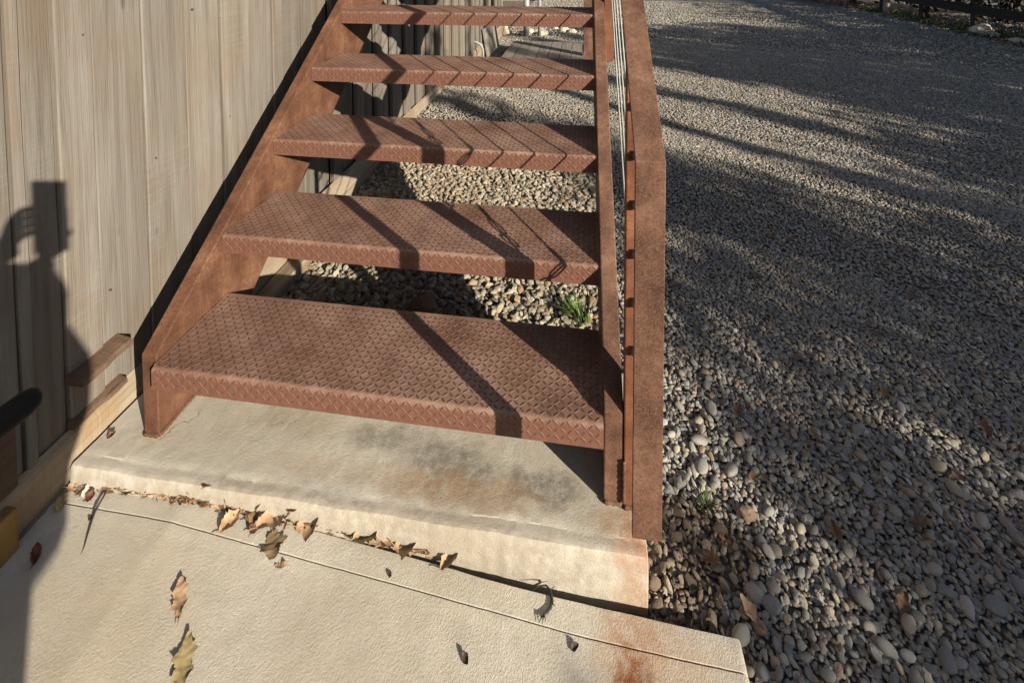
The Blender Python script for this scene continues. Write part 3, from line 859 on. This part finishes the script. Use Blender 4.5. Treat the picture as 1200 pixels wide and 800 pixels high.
# dark curled sprig
mb = MB()
J2 = padz(.92)
ctr = [(.895,-.094),(.908,-.086),(.921,-.084),(.930,-.090),(.934,-.102),(.931,-.113),(.924,-.122),(.914,-.130)]
mb.tube([(x, y, J2+.004+.002*math.sin(i)) for i, (x, y) in enumerate(ctr)], [.0005,.0009,.0016,.0024,.0028,.0026,.0022,.0012], 6)
for dx, dy in ((-.012,-.004), (-.009,-.012), (-.002,-.013), (.004,-.008)):
    mb.tube([(.920,-.126,J2+.004), (.920+dx*.6, -.126+dy*.6, J2+.007), (.920+dx, -.126+dy, J2+.003)], [.0012,.0009,.0004], 5)
mb.tube([(.933,-.105,J2+.004), (.940,-.112,J2+.005)], [.0011,.0005], 5)
mb.tube([(.929,-.089,J2+.004), (.937,-.083,J2+.006)], [.0011,.0005], 5)
tag(mb.build('dried_sprig', plain('dark_sprig', (.025,.035,.028), .6), smooth=True), 'small dark curled sprig with a forked end on the pad', 'sprig')

# straw-like debris along the joint (uncountable)
mb = MB()
for _ in range(1100):
    x = rng.uniform(-.12, .30) if rng.random() < .8 else rng.uniform(.3, .75)
    y0 = -.0655 - .004*(x+.1) + rng.normal(0, .0055)
    L = rng.uniform(.006, .022); a = rng.normal(.0, .5); w = rng.uniform(.0006, .002)
    z = padz(x)+rng.uniform(.001, .010); dz = rng.uniform(-.004, .004)
    c, s_ = math.cos(a), math.sin(a)
    mb.add([(x-c*L/2+s_*w, y0-s_*L/2-c*w, z), (x+c*L/2+s_*w, y0+s_*L/2-c*w, z+dz), (x+c*L/2-s_*w, y0+s_*L/2+c*w, z+dz+.001), (x-c*L/2-s_*w, y0-s_*L/2+c*w, z+.001)], [(0,1,2,3)])
tag(mb.build('straw_debris', M_straw, fix=False), 'dry straw and leaf crumbs along the joint', 'debris', kind='stuff')

# leaves on the gravel
gl = [
 (1.651,.964,.075,M_leaf_brown,'dark brown oak leaf standing out on the open gravel beyond the handrail'),
 (1.705,.146,.060,M_leaf_brown,'brown oak leaf on the dark pebbles near the frame edge'),
 (1.405,.373,.050,M_leaf_brown,'shrivelled brown leaf beside the pale sunlit pebbles'),
 (1.581,.322,.050,M_leaf_brown,'dull brown leaf half sunk among grey pebbles'),
 (1.526,.116,.050,M_leaf_tan,'tan leaf scrap between larger round pebbles'),
 (1.393,.203,.035,M_leaf_brown,'small russet leaf among the near pebbles'),
 (2.027,.405,.060,M_leaf_brown,'brown leaf among small stones at the far edge of the near gravel'),
 (1.827,.491,.050,M_leaf_brown,'dark leaf lying in the shade mid lot'),
 (1.86,.267,.05,M_leaf_brown,'faded brown leaf on the shaded pebbles'),
 (1.812,1.272,.055,M_leaf_brown,'brown leaf farthest out on the shaded lot'),
 (1.653,.585,.055,M_leaf_brown,'crumpled brown leaf on small shaded stones'),
 (1.943,.727,.05,M_leaf_brown,'curled brown leaf resting on fine gravel'),
 (1.305,-.06,.06,M_leaf_tan,'pale folded leaf beside the corner of the pad'),
 (1.598,.006,.05,M_leaf_tan,'tan leaf wedged between large pebbles low in the view'),
 (2.331,.855,.05,M_leaf_brown,'brown leaf on the gravel toward the fence side'),
 (1.343,.874,.045,M_leaf_brown,'brown leaf close outside the handrail'),
 (2.171,.94,.05,M_leaf_brown,'rust-brown leaf on the shaded fine gravel'),
 (1.24,.02,.05,M_leaf_brown,'brown leaf on the grit near the slab corner'),
 (1.29,.05,.04,M_leaf_tan,'tan leaf on the grit beside the pebbles'),
]
for i, (x, y, L, mt, lab) in enumerate(gl):
    L *= .85
    leaf((x, y, gz(x, y)+.017), random.uniform(0, 6.28), L, L*.7, 2, random.uniform(.5, 1.4), random.uniform(.2, .6), M_leaf_brown if i not in (12,) else mt, lab, 'fallen leaves on the gravel', tilt=(random.uniform(-.25,.25), random.uniform(-.25,.25)), seed=200+i)

def blades(mb, cx, cy, z, n, h, spread, lean=(0,0), w=.0016):
    for _ in range(n):
        a = rng.uniform(0, 6.283); r0 = spread*rng.random()**.7*.35
        x, y = cx+r0*math.cos(a), cy+r0*math.sin(a)
        hh = h*rng.uniform(.45, 1); out = hh*rng.uniform(.15, .75)
        dx, dy = math.cos(a)*out+lean[0]*hh, math.sin(a)*out+lean[1]*hh
        px, py = -math.sin(a)*w, math.cos(a)*w
        p1 = (x+dx*.4, y+dy*.4, z+hh*.62); p2 = (x+dx, y+dy, z+hh*.85)
        mb.add([(x-px,y-py,z),(x+px,y+py,z),(p1[0]+px*.8,p1[1]+py*.8,p1[2]),(p1[0]-px*.8,p1[1]-py*.8,p1[2]),(p2[0],p2[1],p2[2])], [(0,1,2,3),(3,2,4)])
mb = MB(); blades(mb, .985, .66, -.105, 130, .075, .10, (-.25, .0)); blades(mb, .94, .68, -.105, 40, .06, .06)
tag(mb.build('grass_tuft', M_grass, fix=False), 'bright green grass tuft in the gravel under the second gap of the treads', 'grass tuft')
mb = MB(); blades(mb, 1.267, .125, -.11, 45, .035, .05)
tag(mb.build('grass_sprout', M_grass_d, fix=False), 'small dull green weed in the pebbles beside the handrail end', 'weed')

def rock_mesh(seed, sx, sy, sz, mat):
    bm = bmesh.new(); bmesh.ops.create_icosphere(bm, subdivisions=3, radius=1); o = Vector((seed*2.1, seed, 0))
    for v in bm.verts:
        c = v.co.copy(); k = 1+.3*noise.noise(c*1.2+o)+.12*noise.noise(c*3+o)
        v.co = Vector((c.x*sx*k, c.y*sy*k, max(c.z*sz*k, -sz*.6)))
    me = bpy.data.meshes.new('rock'); bm.to_mesh(me); bm.free(); me.materials.append(mat); return me
tag(obj('rock', rock_mesh(3, .045, .035, .03, M_rock), loc=(.446,.625,-.085), rot=(0,0,.4)), 'reddish brown rock in the shaded gravel under the treads', 'rock')
tag(obj('rock', rock_mesh(7, .17, .12, .10, M_rock_pale), loc=(6.83,7.20,-.06), rot=(0,0,.6)), 'large pale rock at the foot of the fence post', 'rock', 'pale rocks along the verge')
for i, (x, y, s, lab) in enumerate(((6.80,6.95,.09,'white rock nearest in front of the large pale one on the verge'), (6.70,6.80,.07,'small low white rock in the verge beside the gravel'), (6.71,6.42,.10,'flat white rock by the verge at the frame edge'), (6.95,8.55,.06,'little white stone near the second fence post'))):
    tag(obj('rock', rock_mesh(20+i, s, s*.7, s*.5, M_rock_pale), loc=(x, y, gz(x, y)+s*.25), rot=(0,0,i)), lab, 'rock', 'pale rocks along the verge')

# ------------------------------------------------------------------ black handle at the left edge
hd = thing('cart_handle', 'black rubber grip on an orange-brown handle reaching in at the left edge', 'handle', (.20,-.86,-.07))
def rel(o, p): return tuple(Vector(p)-Vector(o.location))
tip = Vector((.372,-.515,.640)); dirh = Vector((-.50,-.60,-.36)).normalized()
g0 = tip + dirh*.15
mb = MB()
mb.tube([rel(hd, p) for p in (tip-dirh*-.0, tip+dirh*.004, tip+dirh*.012, tip+dirh*.03, g0)], [.006,.011,.0138,.0148,.0148], 14)
mb.build('grip', M_rubber, hd, smooth=True)
mb = MB()
mb.tube([rel(hd, p) for p in (g0-dirh*.01, g0+dirh*.12, g0+dirh*.2+Vector((0,0,-.06)), Vector((.12,-.86,.2)), Vector((.12,-.86,-.069)))], .0125, 12)
mb.build('shaft', M_orange, hd, smooth=True)
mb = MB(); mb.box(*sum(([a, b] for a, b in ((-.16, .0), (-.05, .05), (-.0, .02))), [])); mb.build('foot_plate', M_orange, hd, bevel=.003)

# ------------------------------------------------------------------ far end of the wall: deck, pipes, rocks, shed
dk = thing('boardwalk', 'low grey plank boardwalk on the gravel at the far end of the wall', 'boardwalk', (.13,4.15,-.1))
for i in range(7):
    x0 = .13+i*.124
    mb = MB(); mb.box(x0+.003-.13, x0+.120-.13, 0, 1.06+random.uniform(-.01,.01), .07, .095)
    mb.build('plank', M_deck, dk, bevel=.003)
for yy in (.05, .52, .98):
    mb = MB(); mb.box(.0, .86, yy, yy+.06, -.02, .069); mb.build('joist', M_deck, dk)
pp = thing('standpipe', 'pale grey standpipe with a valve beyond the boardwalk', 'pipe', (.197,6.16,-.11))
mb = MB(); mb.tube([(0,0,0),(0,0,.75)], .045, 14); mb.build('riser', M_pipe, pp, smooth=True)
mb = MB(); mb.tube([(0,0,.36),(0,0,.44)], .065, 14); mb.build('coupling', M_pipe, pp)
mb = MB(); mb.tube([(0,0,.75),(0,0,.80)], .06, 14); mb.build('cap', M_pipe, pp)
mb = MB(); mb.tube([(.19,0,0),(.19,0,.6),(.16,0,.68),(.0,0,.70)], .025, 10); mb.build('side_pipe', M_pipe, pp, smooth=True)
mb = MB(); mb.tube([(0,-.06,.40),(0,-.12,.40)], .012, 8); mb.tube([(0,-.12,.34),(0,-.12,.46)], .012, 8); mb.build('valve_handle', M_fit, pp)
cd = thing('conduit', 'bent grey conduit coming out of the wall boards', 'conduit', (-.155,4.3,.05))
mb = MB(); mb.tube([(-.03,-.05,.10),(.02,-.05,.10),(.06,-.04,.075),(.085,-.03,.02),(.09,-.02,-.16)], .014, 10); mb.build('pipe', M_pipe, cd, smooth=True)
lb = obj('leaning_board', None); bpy.data.objects.remove(lb)
mb = MB(); mb.box(-.012,.012,-.38,.38,0,.34)
lb = mb.build('leaning_board', M_deck, bevel=.003); lb.location = (-.095,5.05,-.11); lb.rotation_euler = (0,math.radians(-9),0)
tag(lb, 'grey board leaning against the foot of the wall near its far end', 'board')
for i in range(16):
    x, y = .15+random.gauss(0,.32), 6.55+random.gauss(0,.35); s = random.uniform(.05,.11)
    o = tag(obj('rock', rock_mesh(60+i, s, s*.8, s*.6, M_rock_pale), loc=(x, y, gz(x,y)+s*.3), rot=(0,0,i)), 'pale sunlit rock in the heap around the standpipe', 'rock', 'pale rocks heaped round the standpipe')
shed = thing('timber_shed', 'pale board shed with a dark doorway beyond the end of the wall', 'shed', (-.6,11.2,-.12))
xs_ = -1.6; k = 0
while xs_ < .62:
    wd = random.uniform(.12, .17)
    if not (.30 < xs_+wd/2 < .55):
        mb = MB(); mb.box(xs_+.003, xs_+wd-.003, -.02-.006*(k%2), .02, 0, 2.6); mb.build('plank', M_shedwood, shed)
    xs_ += wd; k += 1
mb = MB(); mb.box(-1.6, .75, .03, 2.2, 0, 2.6); mb.build('shed_core', M_dark, shed)
mb = MB(); mb.box(.66, .76, -.06, .025, 0, 2.6); mb.build('corner_post', M_shedwood, shed, bevel=.005)
mb = MB(); mb.prism_x([(-.3, 2.58), (-.3, 2.66), (2.4, 3.2), (2.4, 3.12)], -1.8, .95); mb.build('roof', M_deck, shed)

# ------------------------------------------------------------------ fence and brush beyond the lot
fence = thing('rail_fence', 'dark two-rail timber fence along the far edge of the gravel lot', 'fence', (6.92,7.43,-.11))
fp = [Vector((6.85,4.9,0)), Vector((6.88,6.15,0)), Vector((6.92,7.43,0)), Vector((6.97,8.68,0)), Vector((7.02,9.95,0)), Vector((7.07,11.2,0)), Vector((7.12,12.5,0))]
for p in fp:
    o = MB(); o.box(-.055,.055,-.055,.055,-.1,1.15)
    o = o.build('fence_post', M_fence, fence, bevel=.008); o.location = (p.x-6.92, p.y-7.43, 0); o.rotation_euler = (0,0,random.uniform(-.1,.1))
for zc in (.34, .86):
    for i in range(len(fp)-1):
        a, b = fp[i]-Vector((6.92+.075,7.43,0)), fp[i+1]-Vector((6.92+.075,7.43,0))
        mb = MB(); h, w = .07, .02
        j = random.uniform(-.01,.01)
        mb.add([(a.x-w,a.y+.004,zc-h),(a.x+w,a.y+.004,zc-h),(a.x+w,a.y+.004,zc+h),(a.x-w,a.y+.004,zc+h),(b.x-w,b.y-.004,zc-h+j),(b.x+w,b.y-.004,zc-h+j),(b.x+w,b.y-.004,zc+h+j),(b.x-w,b.y-.004,zc+h+j)],
               [(0,1,2,3),(7,6,5,4),(0,4,5,1),(1,5,6,2),(2,6,7,3),(3,7,4,0)])
        mb.build('fence_rail', M_fence, fence)
mb = MB(); mb.tube([(0,0,-.05),(0,0,.42)], [.06,.05], 10)
st = mb.build('short_stake', M_shedwood); st.location = (6.85,9.55,-.1)
tag(st, 'short pale stake standing at the verge behind the fence rail', 'stake')

def leaf_cloud(mb, c, rad, n, s0, s1, shell=.35, flat=1.0):
    c = Vector(c)
    for _ in range(n):
        while True:
            p = Vector((rng.uniform(-1,1), rng.uniform(-1,1), rng.uniform(-1,1)))
            if p.length <= 1 and p.length > shell*rng.random(): break
        k = 1+.22*noise.noise(p*2.2+c)
        q = c + Vector((p.x*rad[0], p.y*rad[1], p.z*rad[2]))*k
        s = rng.uniform(s0, s1)
        a = Vector((rng.normal(), rng.normal(), rng.normal()*flat)).normalized(); b = a.orthogonal().normalized()
        b = (Matrix.Rotation(rng.uniform(0,6.28), 3, a) @ b)
        d = a.cross(b)
        mb.add([q-b*s, q+d*s*.45, q+b*s, q-d*s*.45], [(0,1,2,3)])
def branch(mb, p0, d, L, r, depth):
    p = Vector(p0); pts, rad = [p.copy()], [r]
    d = Vector(d).normalized()
    n = 5
    for i in range(n):
        d = (d + Vector((rng.normal(0,.18), rng.normal(0,.18), rng.normal(.03,.12)))).normalized()
        p = p + d*L/n; pts.append(p.copy()); rad.append(r*(1-.75*(i+1)/n))
        if depth and i > 0:
            for _ in range(1 if depth < 2 else 2):
                s = (d+Vector((rng.normal(0,.7), rng.normal(0,.7), rng.normal(.1,.45)))).normalized()
                branch(mb, p, s, L*rng.uniform(.4,.65), rad[-1]*.6, depth-1)
    mb.tube(pts, rad, 5 if r > .03 else 4, False)

# thicket behind the fence: each bush its own crown and stems
bush_labels = ['dark bare-twigged bush behind the far fence, nearest the frame edge', 'dense dark bush behind the fence post', 'brown twiggy bush between two fence posts', 'olive bush behind the fence rail', 'dark bush at the far fence end', 'dark bush past the last fence post',
               'low brown bush where the verge meets the far gravel', 'shadowy bush farthest along the lot edge', 'tall dark bush behind the others', 'broad dark bush filling the gap behind the fence']
bl = [(8.1,5.8),(8.0,7.2),(8.2,8.6),(8.1,10.0),(8.3,11.4),(8.0,12.9),(7.2,14.0),(9.3,15.2),(9.6,9.4),(9.7,6.6)]
for i, (x, y) in enumerate(bl):
    t_ = thing('bush', bush_labels[i], 'bush', (x, y, -.1), 'thicket behind the fence')
    mb = MB(); leaf_cloud(mb, (0,0,1.0), (.95,.95,1.1), 1500, .03, .085)
    mb.build('crown', M_brush, t_, fix=False)
    mb = MB()
    for _ in range(7):
        a = rng.uniform(0,6.28)
        branch(mb, (.15*math.cos(a), .15*math.sin(a), 0), (math.cos(a)*.7, math.sin(a)*.7, 1.0), rng.uniform(1.2,1.9), .022, 2)
    mb.build('stem', M_bark, t_, smooth=True, fix=False)
# leaf litter and grass on the verge
mb = MB()
for _ in range(5200):
    y = rng.uniform(4.8, 16); x = 6.55+.04*(y-7)+abs(rng.normal(0,.5))-.12*max(0,y-10)*rng.random()*3
    s = rng.uniform(.02,.05); a = rng.uniform(0,6.28); z = gz(x,y)+rng.uniform(.004,.03); tz = rng.uniform(-.02,.03)
    c, s_ = math.cos(a)*s, math.sin(a)*s
    mb.add([(x-c,y-s_,z),(x+s_*.5,y-c*.5,z+tz),(x+c,y+s_,z+.005),(x-s_*.5,y+c*.5,z+tz*.5)], [(0,1,2,3)])
tag(mb.build('leaf_litter', M_litter, fix=False), 'brown leaf litter along the far edge of the lot', 'leaf litter', kind='stuff')
mb = MB()
for _ in range(260):
    y = rng.uniform(5.0, 10.2); x = 6.88+rng.normal(0,.16)
    blades(mb, x, y, gz(x,y), 16, .10, .12, w=.004)
tag(mb.build('verge_grass', M_grass_d, fix=False), 'short green grass strip under the fence', 'grass', kind='stuff')

# ------------------------------------------------------------------ trees and shrubs towards the sun (outside the frame) that shade the lot
NQ = Vector((.8,1,0))/1.2806; SH = Vector((1,-.8,0))/1.2806
def at_q(q, L): 
    p = NQ*q + SH*L; return p
def htop(q):                                       # height of the shade edge in the sun's own frame
    ks = [(-2,-.62),(-.3,-.60),(.55,-.455),(.9,-.41),(1.1,-.355),(1.35,-.25),(1.8,.05),(2.2,.25),(2.45,.3),(2.5,-.40),(3.3,-.30),(4.6,-.12)]
    for (a, u), (b, v) in zip(ks, ks[1:]):
        if q <= b: return u+(v-u)*(q-a)/(b-a)
    return -.12
# shrubs of a hedge
qs = np.arange(-2.6, 4.7, .42)
for i, q in enumerate(qs):
    L = 7.2+.5*math.sin(i*2.3)
    p = at_q(q, L); top = htop(q)+.351*L+.1
    t_ = thing('hedge_shrub', 'dense evergreen shrub in the hedge on the sunny side of the lot', 'shrub', (p.x, p.y, -.12), 'evergreen hedge shrubs')
    mb = MB(); n = int((2300 if -1.6 < q < 1.5 else 1250)*top)
    leaf_cloud(mb, (0,0,top*.5), (.42,.42,top*.52), n, .03, .06, .1)
    mb.build('crown', M_foliage, t_, fix=False)
    mb = MB(); branch(mb, (0,0,0), (0,0,1), top*.7, .04, 1); mb.build('trunk', M_bark, t_, smooth=True, fix=False)
# taller trees, leaving the gaps that let streaks of sun across the gravel
def tree(q, L, r, h, z0, n, label):
    p = at_q(q, L)
    t_ = thing('tree', label, 'tree', (p.x, p.y, -.12), 'trees along the sunny side of the lot')
    mb = MB()
    k = max(3, int((h-z0)/1.3))
    for i in range(k):
        zc = z0+(h-z0)*(i+.5)/k
        rr = r*(1-.35*abs((i+.5)/k-.4))
        for _ in range(2):
            a = rng.uniform(0,6.28)
            leaf_cloud(mb, (rr*.25*math.cos(a), rr*.25*math.sin(a), zc), (rr*.85, rr*.85, (h-z0)/k*.75), n//(2*k), .05, .09, .2)
    mb.build('crown', M_foliage, t_, fix=False)
    mb = MB()
    mb.tube([(0,0,-.1),(.03,0,h*.3),(.0,.04,h*.6),(0,0,h*.92)], [.05,.04,.03,.01], 8)
    for _ in range(9):
        a = rng.uniform(0,6.28); z = rng.uniform(z0, h*.8)
        branch(mb, (0,0,z), (math.cos(a), math.sin(a), .35), r*.8, .035, 1)
    mb.build('trunk', M_bark, t_, smooth=True, fix=False)
tl = 'evergreen tree in the row that shades the gravel'
for q, L, r, h in ((2.12,8.2,.30,4.2),(3.08,9.0,.11,6.0),(3.80,9.4,.24,5.2),(4.78,8.8,.34,4.3),(5.45,9.2,.45,4.3),(6.1,8.8,.45,4.3),(6.9,9.4,.45,4.2),(7.7,9.0,.45,3.9),(8.5,9.4,.45,3.6),(9.3,9.0,.42,3.2),(10.1,9.3,.42,2.8),
                   (5.15,11.2,.42,4.5),(5.8,11,.45,4.5),(6.5,11.4,.45,4.9),(7.3,11.2,.45,4.7),(8.1,11,.45,4.4),(8.9,11.2,.45,4.1),(9.7,11,.45,3.7)):
    tree(q, L, r, h, .15, int((900 if q < 4.2 else 1500)*max(r,.2)*h), tl)

# ------------------------------------------------------------------ the photographer (behind the camera; casts the shadow on the wall)
person = thing('person', 'standing person in a navy jacket and jeans photographing the stairs with a phone', 'person', (.95,-1.33,PZ))
BX, BY = .95, -1.33
def skin_mesh(name, verts, edges, radii, root, mat, sub=2, parent=person):
    me = bpy.data.meshes.new(name); me.from_pydata([Vector(v)-Vector(person.location) for v in verts], edges, [])
    o = obj(name, me, parent)
    md = o.modifiers.new('skin', 'SKIN'); md.use_smooth_shade = True
    for i, r in enumerate(radii):
        r = r if isinstance(r, tuple) else (r, r)
        me.skin_vertices[0].data[i].radius = r; me.skin_vertices[0].data[i].use_root = (i == root)
    o.modifiers.new('sub', 'SUBSURF').render_levels = sub; o.modifiers['sub'].levels = sub
    bpy.context.view_layer.update()
    dg = bpy.context.evaluated_depsgraph_get(); ev = bpy.data.meshes.new_from_object(o.evaluated_get(dg))
    o.modifiers.clear(); o.data = ev; ev.name = name
    ev.materials.clear(); ev.materials.append(mat)
    return o
V, E, Rr = [], [], []
def jv(p, r, par=None):
    V.append(p); Rr.append(r)
    if par is not None: E.append((par, len(V)-1))
    return len(V)-1
pel = jv((BX+.14,BY+.12,.80), (.19,.175))
ab = jv((BX+.06,BY+.07,.95), (.16,.14), pel); ch = jv((BX-.03,BY-.02,1.16), (.13,.10), ab); nk0 = jv((BX-.04,BY,1.34), (.075,.07), ch)
nk = jv((BX-.04,BY+.02,1.42), .052, nk0); hd1 = jv((BX-.04,BY+.05,1.50), (.07,.082), nk); hd2 = jv((BX-.04,BY+.055,1.585), (.072,.088), hd1); hd3 = jv((BX-.04,BY+.04,1.645), (.05,.06), hd2)
ph = CAM + F_*-.006
for s in (-1, 1):
    hip = jv((BX+.11+s*.065,BY+.09,.66), .095, pel); kn = jv((BX+.10+s*.07,BY+.08,.40), .066, hip); an = jv((BX+.09+s*.075,BY+.04,.02), .050, kn); toe = jv((BX+.09+s*.085,BY+.17,-.03), .038, an)
    sh = jv((BX-.04+s*.165,BY,1.28), .060, nk0); el = jv((BX-.02+s*.17,BY+.13,1.0), .045, sh)
    wr = jv((CAM.x+s*.052, CAM.y-.055, CAM.z-.135), .027, el)
body = skin_mesh('body', V, E, Rr, 0, M_jacket)
mb = MB(); vs = []; fs = []; K = 20
secs = [(.52,.13,.19,.15),(.60,.135,.195,.15),(.70,.17,.20,.155),(.80,.175,.20,.155),(.90,.14,.20,.15),(.99,.145,.20,.145),(1.04,.13,.195,.14),(1.10,.03,.19,.13),(1.20,-.03,.185,.12),(1.29,-.05,.16,.10),(1.36,-.05,.075,.07)]
for z, dq, rx, ry in secs:
    for j in range(K):
        a = 2*math.pi*j/K; e = 1+.03*noise.noise(Vector((math.cos(a)*2, math.sin(a)*2, z*9)))
        vs.append((.625*dq+rx*e*math.cos(a), .781*dq+ry*e*math.sin(a), z-PZ))
for i in range(len(secs)-1):
    for j in range(K): fs.append((i*K+j, i*K+(j+1)%K, (i+1)*K+(j+1)%K, (i+1)*K+j))
mb.add(vs, fs); mb.build('coat', M_jacket, person, smooth=True)
# jeans/skin split by face height on the one continuous mesh
body.data.materials.append(M_jeans); body.data.materials.append(M_skin); body.data.materials.append(M_black)
for p in body.data.polygons:
    c = p.center + Vector(person.location)
    if c.z < .03: p.material_index = 3
    elif c.z < .80: p.material_index = 1
    elif c.z > 1.40 or (c.y > CAM.y-.085 and c.z > .9): p.material_index = 2
hx = Vector((BX-.04, BY+.05, 1.575))-Vector(person.location)
bm = bmesh.new(); bmesh.ops.create_icosphere(bm, subdivisions=3, radius=1)
for v in list(bm.verts):
    c = v.co
    if c.y > .25 and c.z < .45: bm.verts.remove(v)
for v in bm.verts: v.co = Vector((v.co.x*.092, v.co.y*.108-.012, v.co.z*.115+.018)) + hx
me = bpy.data.meshes.new('hair'); bm.to_mesh(me); bm.free(); me.materials.append(M_hair); obj('hair', me, person)
mb = MB()
for s in (-1, 1):
    mb.tube([hx+Vector((s*.03,.088,.005)), hx+Vector((s*.03,.098,.005))], [.013,.006], 8)
mb.build('eye', M_black, person)
mb = MB(); mb.tube([hx+Vector((0,.09,.005)), hx+Vector((0,.112,-.022)), hx+Vector((0,.092,-.032))], [.007,.013,.011], 8); mb.build('nose', M_skin, person, smooth=True)
mb = MB(); mb.tube([hx+Vector((-.025,.085,-.062)), hx+Vector((0,.096,-.063)), hx+Vector((.025,.085,-.062))], [.004,.007,.004], 6); mb.build('mouth', plain('lips', (.4,.17,.14)), person, smooth=True)
for s in (-1, 1):
    mb = MB(); mb.tube([hx+Vector((s*.078,.0,.02)), hx+Vector((s*.09,-.008,.0)), hx+Vector((s*.078,.002,-.028))], [.009,.014,.008], 8); mb.build('ear', M_skin, person, smooth=True)
# hands holding the phone by its long edges, fingers behind the lens plane
for s in (-1, 1):
    V, E, Rr = [], [], []
    wr = Vector((CAM.x+s*.052, CAM.y-.055, CAM.z-.135))
    w0 = jv(tuple(wr), .024); pm = jv(tuple(wr+Vector((s*.006,.012,.035))), (.030,.016), w0); kn = jv(tuple(wr+Vector((s*.002,.016,.062))), (.034,.012), pm)
    for k in range(4):
        z0 = .040+.017*k
        b_ = jv(tuple(wr+Vector((s*.006,.022,z0-.012))), .0088, pm if k < 2 else kn)
        m1 = jv(tuple(wr+Vector((s*.002,.040,z0))), .0082, b_); tp = jv(tuple(wr+Vector((-s*(.024+.003*k),.037,z0+.004))), .0072, m1)
    t1 = jv(tuple(wr+Vector((-s*.004,.006,.06))), .0105, pm); t2 = jv(tuple(wr+Vector((-s*.020,.014,.085))), .0085, t1)
    skin_mesh('hand', V, E, Rr, 0, M_skin)
phone = thing('phone', 'black mobile phone held upright in both hands at chest height', 'phone', tuple(CAM))
mb = MB(); mb.box(-.0375,.0375,-.0095,-.0015,-.142,.018)
o = mb.build('case', M_black, phone, bevel=.003); o.rotation_euler = (0,0,.1386)
mb = MB(); mb.box(-.034,.034,-.0105,-.0096,-.138,.014); o = mb.build('screen', M_black, phone); o.rotation_euler = (0,0,.1386)
